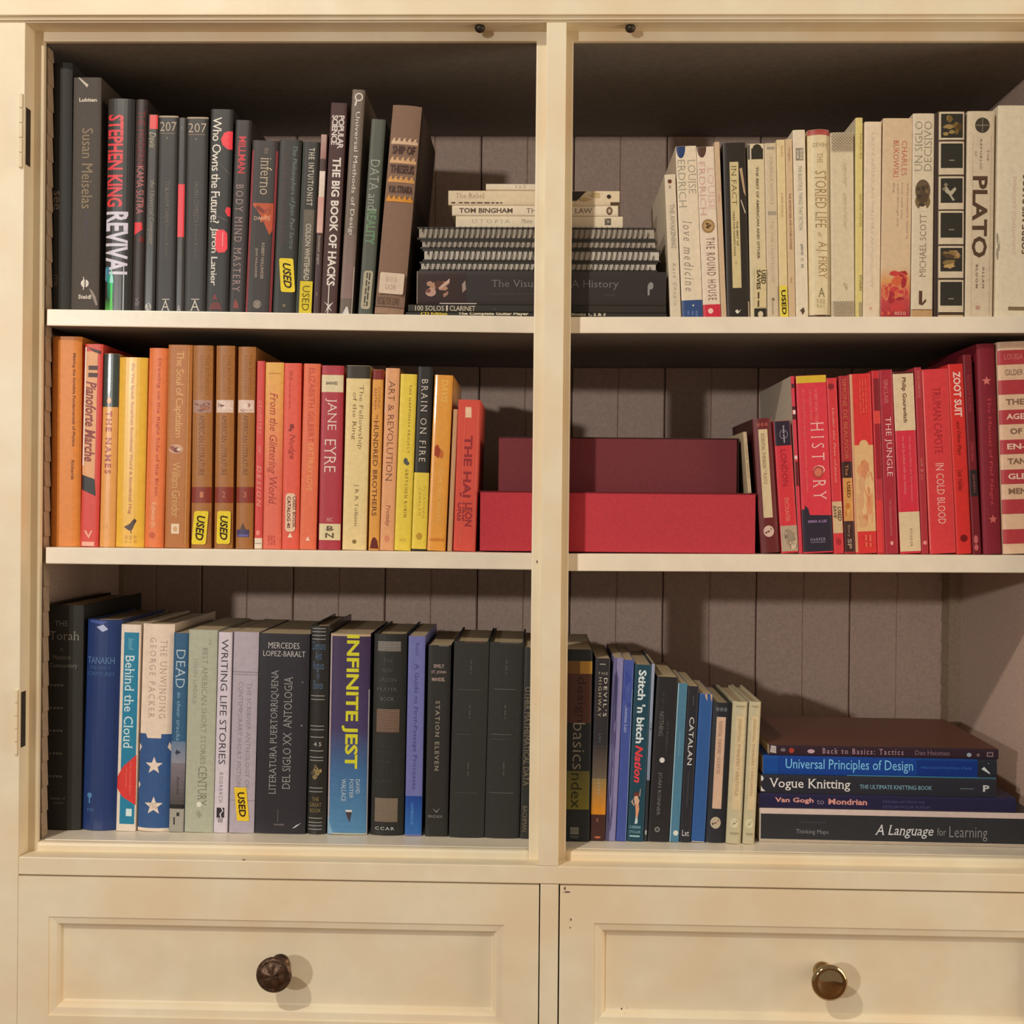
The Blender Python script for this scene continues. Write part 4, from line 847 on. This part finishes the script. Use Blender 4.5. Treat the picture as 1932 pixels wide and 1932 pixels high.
q('2R', 1656, 1670.5, 1644.5, 699, 'd03a40', 'thin red book with darker red blocks, just left of the dark red serif one', [('R', 714, 775, .2, 1, '8c3038'), ('R', 776, 800, .1, 1, 'e05048'), ('R', 800, 905, .2, 1, 'a03038'), ('R', 905, 945, .1, .9, 'c04048'), ('R', 945, 1044, .0, .7, 'e04848')])
q('2R', 1671, 1696, 1658.5, 697.5, 'b03844', 'dark red book with white serif capitals and a smaller surname above', [t('SINCLAIR', 716, 762, .3, .62, 'e08c88', 'f'), t('THE JUNGLE', 787, 900, .22, .76, 'f4d8d0', 'f'), t('THE UNCENSORED EDITION', 944, 1012, .4, .55, 'd08080', ''), ('E', 1027, .5, 4, 3, 'e8a8a0')])
q('2R', 1699.5, 1739, 1684, 701, 'd83c4c', 'red book with cream blocks at the top and foot, typewritten brown name on top',
  [('R', 701, 705, 0, 1, '54302c'), ('R', 705, 813, 0, 1, 'e4cca8'), t('Philip Gourevitch', 712, 798, .36, .62, '6c4c38', 'b'), ('R', 968, 1043, 0, 1, 'e2caa4'), t('We wish to inform you that tomorrow', 824, 948, .6, .72, 'f08c90', ''), t('we will be killed with our families', 824, 934, .3, .42, 'f08c90', ''), t('PICADOR', 1000, 1034, .48, .6, '9c8468', 'bw')])
q('2R', 1739.5, 1753, 1726, 693, 'b43c44', 'thin dark red book with small pale print, right of the cream-ended one', [t('DAVID DAMROSCH', 700, 750, .3, .7, 'dc8880', ''), t('Swift', 866, 882, .3, .7, 'e09080', 'f'), t('& co', 886, 906, .3, .7, 'e09080', 'f'), ('E', 1026, .5, 4, 4, 'e89088')])
q('2R', 1755, 1805, 1740, 696, 'dc474b', 'wide red cloth-like book with dark red capitals above pinkish white ones', [t('TRUMAN CAPOTE', 731, 857, .36, .66, 'a02c34', 'f'), t('IN COLD BLOOD', 875, 991, .36, .66, 'f4b8ac', 'g'), ('R', 700, 1040, .02, .05, 'f08078')])
q('2R', 1806, 1834.5, 1789, 686.5, 'dc3c38', 'bright red book with chunky white capitals at the top and black script below', [t('ZOOT SUIT', 701, 787, .28, .78, 'f6d4c8', 'gb'), t('and Other Plays', 796, 860, .3, .62, '5c2020', 'gi'), t('Luis Valdez', 888, 928, .3, .62, '5c2020', 'gi'), ('E', 1018, .5, 7, 7, '7c2424')])
q('2R', 1836, 1853, 1814.5, 669, '7c2c34', 'slim dark maroon book with a black label low on its spine', [t('RODOLFO ACUNA', 708, 778, .3, .66, 'b0444c', ''), t('CHICANO', 835, 872, .3, .66, 'c04c50', ''), ('R', 888, 938, .05, 1, '3c3030'), t('JENSEN', 896, 930, .35, .66, 'a05858', ''), ('E', 1020, .4, 8, 4, 'd06c70'), ('E', 1035, .4, 6, 4, 'd06c70')])
q('2R', 1857, 1891, 1843.5, 648, '8a2f3a', 'tall maroon hardback with two pink stars and pink blackletter title', [('S', 719, .46, 9, 9, 'e08074'), t('The Manual of Piel Negra', 749, 955, .42, .66, 'cc5058', 'g'), ('S', 982, .56, 9, 9, 'd06c68'), ('R', 660, 1043, .1, .12, 'a8404a')], hard=1, m='m')
ae = []
for i in range(7): ae.append(('R', 660 + i * 56.85, 687.5 + i * 56.85, 0, 1, 'b8444a'))
for w_, s_, c_ in (('LOUISA', 671, 'd88078'), ('GILDER', 701, '8c6c58'), ('THE', 757, '8c6c58'), ('AGE', 785, 'f0ccb8'), ('OF', 813, '8c6c58'), ('EN-', 842, 'f0ccb8'), ('TAN', 870, '8c6c58'), ('GLE', 899, 'f0ccb8'), ('MEN', 927, '8c6c58')):
    ae.append(t(w_, s_ - 4, s_ + 7, .17 if w_ != 'OF' else .26, .66 if len(w_) > 2 else .58, c_, 'hb' if w_ in ('AGE', 'EN-', 'GLE', 'THE', 'OF', 'TAN', 'MEN') else 'h'))
q('2R', 1894.5, 1965, 1882, 643.7, 'e4c0a0', 'large book in wide cream and red stripes, cut by the right edge of the photo', ae, m='s', b=.003)
# --- bottom left
q('3L', 81, 151, 87, 1141, '393835', 'thick black hardback with faint grey lettering in short stacked lines, first on the bottom shelf',
  [t('THE', 1171, 1181, .24, .6, '8c8a84', 'hf'), t('Torah', 1191, 1207, .1, .9, '94928a', 'hf'), t('A', 1222, 1228, .38, .5, '6c6a64', 'h'), t('Modern', 1236, 1244, .2, .68, '7c7a72', 'h'), t('Commentary', 1251, 1262, .12, .86, '7c7a72', 'h')] + [x for k in range(6) for x in lines(1, 1291 + k * 43, 1292.5 + k * 43, .14, .56, '76746c', k)] +
  [('R', 1291 + k * 43, 1295 + k * 43, .14 + .1 * j, .2 + .1 * j, '706e66') for k in range(5) for j in range(4)] + [t('books of\n moses', 1503, 1517, .2, .6, '706e66', 'h')], hard=1, m='m', D=.2)
q('3L', 152, 217.5, 163, 1169, '2f4274', 'round-backed glossy navy blue hardback with light blue capitals near the top',
  [t('TANAKH', 1240, 1252, .04, .84, '6c94c0', 'hf'), t('THE HOLY', 1257, 1263, .1, .74, '5078a8', 'hf'), t('SCRIPTURES', 1268, 1275, .02, .84, '5078a8', 'hf'), ('P', [(1183, .3), (1178, .5), (1187, .64), (1192, .48)], 'b8c4e8'), ('P', [(1170, .1), (1172, .6), (1178, .5), (1174, .1)], '4c60a8'), ('E', 1502, .22, 5, 5, '5c90c0'), ('R', 1506, 1517, .2, .24, '5c90c0'), t('m', 1527, 1532, .16, .36, '5080b0', 'h')], hard=1, b=.006, p=2.2, m='g', D=.16)
q('3L', 218.5, 255.3, 229, 1178, 'eadccc', 'white book with a teal title panel and a red wedge low on its left edge',
  [('R', 1193, 1555, .17, .93, '2f84a8'), t('Behind the Cloud', 1237, 1412, .26, .74, 'd8ecec', 'g'), t('Benioff', 1204, 1227, .4, .66, '78b8c8', 'i'), ('P', [(1424, .96), (1446, .3), (1466, .0), (1488, .0), (1504, .3), (1519, .98)], 'dc4440'), t('The Untold Story', 1436, 1500, .62, .72, 'f08c78', ''), t('of success', 1448, 1484, .44, .52, 'f08c78', ''), ('R', 1526, 1540, .5, .8, 'd8ecec')])
q('3L', 257.5, 317, 269.8, 1177, 'ecd9c6', 'wide round-backed cream hardback with white stars on a blue lower third',
  [t('THE UNWINDING', 1207, 1355, .6, .8, 'b8988c', 'fw'), t('GEORGE PACKER', 1203, 1355, .26, .46, 'b8988c', 'fw'), ('R', 1385, 1563, .0, 1, '3f5f92'), ('P', [(1384, .2), (1393, .26), (1393, .7), (1384, .7)], 'ecd9c6'), ('S', 1445, .5, 17, 17, 'ecdccc'), ('S', 1521, .52, 18, 18, 'ecdccc'), t('FSG', 1515, 1526, .4, .62, 'b89c90', 'h'), ('P', [(1400, .95), (1406, 1), (1418, 1), (1410, .9)], 'ecdccc'), ('P', [(1404, 0), (1410, .07), (1420, .0)], 'ecdccc'), ('P', [(1476, 0), (1482, .06), (1490, 0)], 'ecdccc')], hard=1, b=.004, p=2.4)
q('3L', 318.5, 346.3, 327.5, 1194, '3c6284', 'slim book, teal blue above and grey photo below, with large pale serif capitals',
  [t('DEAD', 1226, 1298, .2, .84, 'bcd0dc', 'f'), t('in their tracks', 1305, 1398, .34, .6, '8cb4cc', 'gi'), ('R', 1399, 1440, 0, 1, '6c84a0', '9494a0'), ('R', 1440, 1518, 0, 1, '847c84', '54504e'), ('P', [(1414, .4), (1420, .7), (1424, .4), (1432, .55), (1420, .3)], '3c4450'), t('Annerino', 1464, 1500, .46, .66, '3c3c40', 'gi'), ('R', 1518, 1526, 0, 1, '2f2e2e'), ('R', 1526, 1572, 0, 1, 'a8a498'), ('R', 1533, 1540, .5, .7, '3c3c3c'), ('R', 1542, 1556, .3, .4, '3c3c3c')])
q('3L', 347.5, 402, 356.5, 1188, 'b5b8a4', 'wide sage grey book with one long line of grey small capitals',
  [t('BEST AMERICAN SHORT STORIES', 1222, 1442, .5, .68, '8c8e7c', 'f'), t('JOHN UPDIKE', 1242, 1328, .16, .32, '94968a', 'f'), t('OF THE', 1205, 1216, .7, .8, '9c9e8c', ''), t('CENTURY', 1446, 1520, .44, .74, '7c7e70', 'f'), ('E', 1518, .5, 5, 5, 'e8e6d8'), ('P', [(1534, .4), (1530, .5), (1538, .6), (1544, .5)], '9c9e8c')])
q('3L', 402.5, 428.7, 412.5, 1192.5, 'd9cfda', 'slim lilac white book with dark sans capitals down its length', [t('WRITING LIFE STORIES', 1206, 1442, .24, .74, '4c4854', ''), t('ROORBACH', 1458, 1514, .34, .6, '847c88', 'w'), ('R', 1524, 1543, .2, .76, '3c383c'), ('P', [(1524, .5), (1530, .62), (1536, .4), (1543, .5), (1543, .58), (1536, .5), (1530, .7), (1524, .6)], 'd9cfda'), ('R', 1544, 1552, .3, .66, 'a098a0')])
q('3L', 431.5, 479, 441.5, 1192, 'b7adb8', 'wide mauve grey book with faint capitals and a bright yellow sticker near its foot',
  [t('THE SCRIBNER ANTHOLOGY OF', 1288, 1488, .6, .76, '8c8490', 'f'), t('CONTEMPORARY SHORT FICTION', 1286, 1486, .26, .42, '8c8490', 'f'), ('R', 1267, 1268.5, 0, 1, '8c8490'), ('R', 1272, 1273, 0, 1, '8c8490'), ('R', 1510, 1511, 0, 1, '948c98'), used(1486, 1549, .25, .74, -7, 'f0cc38', 'b', 1)])
q('3L', 480.5, 576, 490, 1195, '37353a', 'very wide black book with white small capitals reading upward and a name across the top',
  [t('MERCEDES', 1212, 1223, .18, .8, 'd8d4d0', 'hf'), t('LOPEZ-BARALT', 1228, 1238, .08, .92, 'd8d4d0', 'hf'), t('LITERATURA PUERTORRIQUENA', 1264, 1499, .26, .42, 'a8a6a6', 'fu'), t('DEL SIGLO XX  ANTOLOGIA', 1276, 1488, .52, .68, 'a8a6a6', 'fu'), ('R', 1528, 1552, .44, .46, '5c5a5c'), t('revuelta', 1554, 1558, .38, .58, 'a09090', 'h'), ('P', [(1557, .82), (1563, .74), (1561, .8), (1552, .92)], 'e0e0e4'), ('E', 1286, .88, 1.5, 1.5, '7c7a7a'), ('E', 1368, .88, 2, 2, '7c7a7a')], D=.16)
dl = []
for s_ in (1185, 1191, 1198, 1205, 1312, 1319, 1369, 1376, 1390, 1416, 1428, 1434, 1486, 1493, 1543, 1551, 1557, 1564): dl.append(('R', s_, s_ + 1.6, .1, .8, '9c9a98'))
dl += [t('Demons\nAnd\nRogues\nin\nEleven', 1210, 1300, .14, .8, '5c7490', 'hl'), t('4 5', 1400, 1408, .3, .7, 'a8a4a0', 'hb'), ('N', 1438, 1480, .14, .76, ['8c7c54', '5c5444', 'a89460'], 9, 6), t('THE\nGREAT\nBOOK', 1504, 1533, .14, .76, '94845c', 'h')]
q('3L', 577.5, 614.5, 585, 1181, '343331', 'slim black leather book with silver rings and a small gold ornament', dl, hard=1, b=.004, p=2.2, m='g')
q('3L', 617, 692.5, 624, 1195, '4d3f63', 'very wide worn book, purple above fading to blue, with tall yellow block capitals',
  [('R', 1196, 1375, .05, .97, '4a3c58', '4e4468'), ('R', 1375, 1455, .05, .97, '4e4468', '4a72a0'), ('R', 1455, 1577, .03, .97, '4a72a0', '5c90b8'), ('R', 1196, 1573, .0, .04, 'b8a8a8'), ('R', 1300, 1573, .975, 1, 'b0b0b4'), ('R', 1195, 1200, 0, 1, 'c0a888'), ('R', 1572, 1578, 0, 1, 'c0bca8'), ('P', [(1540, 0), (1578, 0), (1578, .16)], '8cb0c8'),
   t('INFINITE JEST', 1197, 1450, .32, .73, 'dcd838', 'b'), t('DAVID', 1470, 1497, .7, .8, 'c0d0dc', ''), t('FOSTER', 1470, 1506, .54, .64, 'c0d0dc', ''), t('WALLACE', 1470, 1512, .34, .46, 'c0d0dc', ''), ('P', [(1530, .46), (1530, .62), (1536, .6), (1552, .56), (1538, .48)], '4c4448'), ('R', 1528, 1532, .46, .62, 'dcd8d4')], b=.0025, p=5, D=.16)
q('3L', 698.5, 760.7, 706, 1196, '363634', 'thick black hardback with three ribbed bronze bands and dim grey capitals',
  [x for (a, b_, c1, c2) in ((1210, 1229, '94908a', '6c665e'), (1338, 1382, '8c7868', '6c5448'), (1506, 1551, '8c8070', '7c6c5c')) for x in ([('R', a, b_, .12, .82, c2)] + [('R', a + i * 3.1, a + i * 3.1 + 1.3, .12, .82, c1) for i in range(int((b_ - a) / 3.1))])] +
  [t('THE', 1243, 1250, .3, .6, '64625e', 'hf'), t('NEW', 1261, 1268, .28, .6, '64625e', 'hf'), t('UNION', 1279, 1286, .16, .72, '6c6a66', 'hf'), t('PRAYER', 1297, 1304, .12, .74, '6c6a66', 'hf'), t('BOOK', 1315, 1322, .24, .66, '7c7a76', 'hf'), t('Prayers', 1415, 1422, .14, .6, '54524e', 'hf'), t('Sabbath', 1433, 1440, .14, .6, '54524e', 'hf'), t('and', 1452, 1458, .3, .5, '54524e', 'hf'), t('Festivals', 1470, 1477, .14, .62, '54524e', 'hf'), t('CCAR', 1560, 1566, .14, .74, 'b0aeaa', 'hbw')], hard=1, b=.004, p=2.4, m='s')
q('3L', 763.3, 795.2, 771, 1200, '7478b4', 'periwinkle book with a bright blue foot and blurred violet lettering', [t('A Guide to First-Passage Processes', 1251, 1490, .34, .66, '504c90', 'g'), t('Redner', 1213, 1237, .44, .66, '5c5898', 'g'), ('R', 1502, 1574, 0, 1, '2c4c9c', '3c70b4'), t('CAMBRIDGE', 1514, 1556, .34, .5, '5c98dc', 'g')])
q('3L', 801.5, 844.7, 808.5, 1217, '373634', 'black paperback with spaced grey capitals and a three-line name near the top', [('R', 1217, 1219, .45, .9, '7c7a74'), t('EMILY', 1253, 1260, .25, .72, 'a09088', 'hb'), t('ST. JOHN', 1265, 1272, .15, .8, 'a08c88', 'hb'), t('MANDEL', 1278, 1285, .18, .76, 'a8948c', 'hb'), t('STATION ELEVEN', 1322, 1454, .36, .56, '8c8678', 'bw'), ('P', [(1525, .3), (1530, .5), (1524, .66), (1534, .5)], '7c7a76'), t('SPACE BOX', 1538, 1543, .12, .76, '7c7a76', 'hb')])
q('3L', 846.5, 913, 857, 1210, '383836', 'wide plain black hardback with barely visible rust top edge, left of two alike', [('R', 1210.5, 1212, .3, .9, '6c4c44')] + [x for a_, n_ in ((1245, 3), (1329, 3), (1437, 2)) for x in lines(1, a_, a_ + 26, .44, .56, '4c4a46', n_)] + [('R', 1300, 1302, .15, .8, '4c4a46'), ('R', 1384, 1386, .1, .5, '4a4844'), ('R', 1494, 1496, .1, .8, '484642')], hard=1, m='m', d=116, D=.16)
q('3L', 914, 979.5, 925, 1212, '383836', 'wide plain black hardback with a grey top edge, right of two alike', [('R', 1212.5, 1214, .3, .9, '5c5c58')] + [x for a_, n_ in ((1245, 3), (1329, 3), (1437, 2)) for x in lines(1, a_, a_ + 26, .44, .56, '4e4c48', n_)] + [('R', 1299, 1301, .15, .8, '565450'), ('R', 1384, 1386, .1, .7, '565450'), ('R', 1394, 1395, .1, .6, '565450'), ('R', 1494, 1496, .1, .8, '565450')], hard=1, m='m', d=116, D=.16)
q('3L', 981, 1022, 989, 1221, '3a3a38', 'black book by the centre stile with tan serif capitals running down', [t('OTHER MATHEMATICAL DATA', 1296, 1482, .08, .34, '94866c', 'f'), t('BACHMAN', 1520, 1568, .1, .3, '8c8068', 'f'), ('R', 1221, 1223, .2, .7, '6c5c4c')], d=116)
# --- bottom right
o3 = dict(d=110)
q('3R', 1060, 1112.5, 1066, 1225, '34383a', 'thick dark book with gold, brown and olive blocks and a title in mixed thin lettering',
  [('R', 1247, 1271, .1, 1, '7c5c38'), ('R', 1247, 1271, .56, 1, 'b88c44'), ('R', 1271, 1364, .1, .98, '5c4038'), ('R', 1455, 1528, .04, .96, '6c6840', '847c3c'), t('design', 1276, 1362, .38, .78, '3c2c30', ''), t('basics', 1364, 1452, .34, .78, '9c9484', 't'), t('index', 1452, 1526, .3, .7, '3c3c2c', ''), ('R', 1562, 1575, .3, .6, '8c8c84'), t('HOW', 1564, 1573, .32, .58, '4c4c48', 'h'), ('R', 1577, 1583, .3, .6, '54585a')], d=104, D=.17)
q('3R', 1113, 1141.5, 1123.5, 1242, '38363a', 'black book fading to golden orange low down, with two lines of spaced white capitals',
  [t('THE', 1268, 1273, .2, .86, 'a8a498', 'hw'), t("DEVIL'S", 1279, 1352, .62, .86, 'd0ccc0', 'w'), t('HIGHWAY', 1278, 1353, .26, .48, 'b8a888', 'w'), t('LUIS ALBERTO', 1385, 1460, .38, .54, '6c7884', 'w'), ('R', 1400, 1470, 0, 1, '38363a', '6c6054'), ('R', 1470, 1538, 0, 1, '8c7c54', 'd88c2c'), t('URREA', 1470, 1500, .38, .54, 'a8a490', 'w'), ('R', 1538, 1590, 0, 1, '4c3430'), lines(1, 1545, 1585, .3, .6, '7c5448', 4)[0], ('E', 1581, .5, 2, 6, 'c07048'), ('R', 1252, 1254, .3, .7, 'a09c90')], **o3)
q('3R', 1142, 1161.5, 1158, 1241, '8c88b4', 'slim lilac book with a speckled darker left edge', [('R', 1241, 1590, 0, .35, '6c6890', '56526c'), ('N', 1245, 1588, 0, .6, ['5c5880', '7c78a4', '46446a'], 60, 21)], **o3)
q('3R', 1162.3, 1182, 1177.5, 1245, '4c5ca4', 'slim royal blue book with pale blue script lettering', [t('Countess Lust', 1330, 1382, .3, .62, 'b4c0e0', 'g'), ('N', 1250, 1340, 0, 1, ['5464ac', '4450a0'], 8, 3), ('R', 1300, 1590, .9, .97, '7c9cc4')], **o3)
q('3R', 1183, 1214, 1198.5, 1254, '2d4e5e', 'dark teal book with white handwritten title, a red word and a small drawn dancer',
  [t("Stitch 'n bitch", 1264, 1402, .24, .74, 'dce8ec', 'b'), t('Nation', 1406, 1476, .24, .72, 'e84c54', 'bi'), ('E', 1499, .46, 6, 5.5, '6c4038'), ('P', [(1503, .3), (1500, .5), (1510, .66), (1520, .56), (1516, .36)], 'd8b098'), ('P', [(1516, .4), (1516, .62), (1526, .66), (1540, .58), (1541, .46), (1528, .44)], 'dca07c'), ('P', [(1540, .46), (1540, .58), (1552, .6), (1554, .42)], 'c8d8dc'), ('P', [(1488, .66), (1500, .62), (1502, .68), (1486, .7)], 'b8a8a0'), ('P', [(1506, .3), (1512, .14), (1520, .32), (1518, .36), (1512, .22)], 'd8b098'), ('R', 1541, 1543, .5, .56, 'e04c50'),
   t('DEBBIE', 1557, 1562, .12, .8, '8cc0c8', 'h'), t('STOLLER', 1566, 1571, .12, .8, '8cc0c8', 'h'), ('R', 1575, 1578, .14, .76, '9cc4cc')], **o3)
q('3R', 1214.5, 1221.5, 1229.5, 1251, '3a3d42', 'very thin book with a light blue-grey upper strip above black', [('R', 1252, 1471, .05, .95, '9ca8c0', '8490a8'), t('VIP', 1362, 1378, .2, .8, '4c5870', 'b'), ('R', 1565, 1573, .3, .7, 'c0c0bc')], d=112)
q('3R', 1222, 1262, 1243.5, 1277, '353436', 'wide black book with grey serif lettering and a small white star mark', [t('THE ART OF', 1302, 1340, .26, .4, '4c4a4c', 'i'), t('NOTHING', 1342, 1388, .22, .42, '848284', 'f'), t('and Buddhist', 1360, 1415, .58, .7, '5c5a5c', 'f'), ('E', 1433, .46, 5, 5, 'dcdad8'), t('JOAN KONNER', 1456, 1537, .3, .5, '8c8a8c', 'f'), ('E', 1563, .42, 5, 5, '8c8a88'), ('E', 1563, .42, 3, 3, '4c4a4a')], **o3)
q('3R', 1263, 1281.5, 1277, 1289, '5584a0', 'slim steel blue book with a bright left edge and faint lettering', [('R', 1290, 1588, 0, .1, 'a4c4d0'), t('Selected Poems', 1380, 1425, .36, .6, '80a8bc', ''), ('E', 1568, .6, 5, 5, 'e0e0dc')], **o3)
q('3R', 1282, 1303.5, 1297, 1294.6, '36363c', 'slim black book with white sans capitals spelling a language name', [t('Spanish', 1312, 1330, .46, .64, '6c6c70', ''), t('CATALAN', 1352, 1441, .3, .72, 'e0e0e0', ''), t('Comprehensive Grammar', 1452, 1520, .36, .58, '5c5c64', ''), t('Lxt', 1562, 1573, .2, .8, 'd8d8dc', 'h')], **o3)
q('3R', 1304.3, 1330, 1320.5, 1309, '3b62a0', 'slim medium blue book with frayed cream corners', [('R', 1582, 1590, .05, .95, 'c8b8a0'), ('P', [(1309, .4), (1309, .55), (1322, .6), (1316, .45)], 'd8b090'), ('P', [(1309, .8), (1309, .95), (1324, .9)], 'd8b090')], **o3)
classic('3R', 1331.5, 1369, 1345.5, 1326, '35363c', '2f3034', 'black hardback with a long pale pink label and a round cream stamp', 'd8b8a0', '8c6458', 1352, 1521, 'ESSENTIAL THINKERS * SOCRATES', 'c0b49c', 110, orn='646870')
for a, b_, c, lab, tx in ((1370.5, 1399.5, 1382.5, 'pale cream hardback with faded brown lettering, left of two alike', 'ESSENTIAL THINKERS * ARISTOTLE'), (1402, 1424.5, 1414.5, 'pale cream hardback with faded brown lettering, right of two alike', 'ESSENTIAL THINKERS * DESCARTES')):
    q('3R', a, b_, c, 1324, 'c9c0a0', lab, [('R', 1350, 1520, .24, .78, 'dcc8a0'), t(tx, 1356, 1495, .4, .6, 'a88c6c', 'g'), ('E', 1545, .46, 9, 8, 'dcd4b4'), ('N', 1539, 1551, .3, .64, ['8c8468', 'b0a888'], 4, 3), ('R', 1331, 1334, .2, .8, 'a8a080'), ('R', 1562, 1566, .2, .8, 'a8a080')], hard=1, b=.004, p=2.2, d=104, D=.13)
g3 = 'flat stack on the bottom right shelf'
kw = dict(group=g3, d=112, yaw=-1.0)
lying('C', 1434, 1953, 1522, 1587, '393a3e', 'wide black slipcase with a white rim, at the bottom of the flat stack', [('R', 1434, 1953, .84, 1.0, 'd4c0b8'), ('R', 1434, 1953, 0, .1, 'c4b6a4'), ('R', 1434, 1437, 0, 1, 'c0b8b0'), t('A Language', 1653, 1763, .2, .58, 'dcdce0', 'gi'), t('for', 1770, 1787, .3, .52, '8c8c8c', ''), t('Learning', 1793, 1864, .16, .58, 'a09c9c', 't'), t('Thinking Maps', 1504, 1565, .24, .4, '8c8c94', ''), ('R', 1510, 1560, .6, .62, '54545c')], base=lambda: SH['3R'](0), m='s', D=.22, b=.0015, **kw)
lying('C', 1433, 1917, 1493, 1521.5, '302e4c', 'navy book with salmon sans lettering, second from the bottom of its stack', [t('Van Gogh', 1464, 1537, .32, .74, 'e0a098', 'b'), t('to', 1543, 1557, .32, .62, '8c8494', ''), t('Mondrian', 1565, 1638, .32, .72, 'd89890', 'b'), t('MODERN ART FROM THE', 1668, 1746, .5, .66, '5c5888', ''), t('KROLLER-MULLER MUSEUM', 1668, 1756, .16, .34, '5c5888', '')], **kw, D=.21, b=.0012)
lying('C', 1437, 1880, 1457, 1492, '35363f', 'black book with large white serif title, in the middle of its stack', [t('Vogue Knitting', 1453, 1607, .16, .82, 'eceae8', 'g'), t('THE ULTIMATE KNITTING BOOK', 1624, 1760, .34, .56, '84b8cc', 'g'), ('R', 1812, 1838, .42, .48, '5c6c74'), t('P', 1855, 1867, .3, .66, 'c8ccd0', 'b'), ('E', 1438, .8, 4, 5, 'd8dce0'), ('P', [(1434, .1), (1434, .4), (1446, .1)], 'e0e0e4')], **kw, D=.2, b=.0012)
lying('C', 1441, 1881, 1420, 1456.5, '1f4a90', 'deep blue book with light blue sans title, second from the top of its stack', [('R', 1441, 1470, .0, 1, '2552a0'), ('R', 1471, 1730, .02, .98, '24489a'), t('Universal Principles of Design', 1484, 1724, .18, .86, '84ccf4', ''), ('R', 1732, 1845, .1, .9, '1f3c88'), t('William Lidwell, Kritina Holden, Jill Butler', 1738, 1835, .42, .6, '4070c4', ''), ('R', 1845, 1881, 0, 1, '30343c'), ('P', [(1852, .5), (1866, .82), (1868, .24)], 'd0d8dc'), ('R', 1600, 1880, 0, .05, '54a0c8')], **kw, D=.2, b=.0012)
lying('C', 1453, 1884, 1400, 1420, '3c2e38', 'dark plum book on top of the bottom right stack, with small game pieces pictured', [('P', [(1454, .3), (1456, .96), (1466, .9), (1466, .2)], 'b8b0b0'), ('E', 1479, .55, 5, 3.5, '7c7478'), ('E', 1495, .5, 5, 5, 'b0483c'), ('E', 1532, .46, 7, 4, 'c8a8b8'), t('Back to Basics: Tactics', 1554, 1706, .26, .8, 'bc9cac', 'gw'), t('Dan Heisman', 1728, 1793, .3, .74, '8c7484', 'g'), ('E', 1829, .4, 4.5, 4, '9cacc0'), ('E', 1846, .4, 3, 3, '7c6c74'), ('R', 1862, 1874, .25, .7, '8c7c84'), ('R', 1864, 1872, .35, .6, '3c2e38')], **kw, D=.19, side='6a4438', b=.001)

want('CLASSICAL WISDOM', ''); want('wisdom of the ages', '')
make_texts()
SOL = [solve(b) for b in BOOKS]; SOL.sort(key=lambda q: (q['spec'][0], q['x0'])); settle(SOL)
for sp in SOL: build_book(sp)
for sp in STACK: build_lying(sp)
# a small booklet stands on the red box, leaning on the maroon one
bx0 = P(1411.5, 925, 92)[0]; bx1 = P(1418, 925, 92)[0]; tx = P(1402, 815, 92)
th = math.atan2(tx[0] - bx0, tx[1] - RED[0]); wb_ = (bx1 - bx0) * math.cos(th)
finish('2R', ((bx0 + bx1) / 2, 92 * S, RED[0] + abs(math.sin(th)) * wb_ / 2 + .0003), (0, th, 0), wb_, tx[1] - RED[0], 6.5, 815, 928, 'c4b090',
       'thin worn cream booklet standing on the red box beside the maroon one', [('T', 'CLASSICAL WISDOM', 835, 900, .3, .7, '8c7460', '')], dict(D=.12, b=.0003), None)
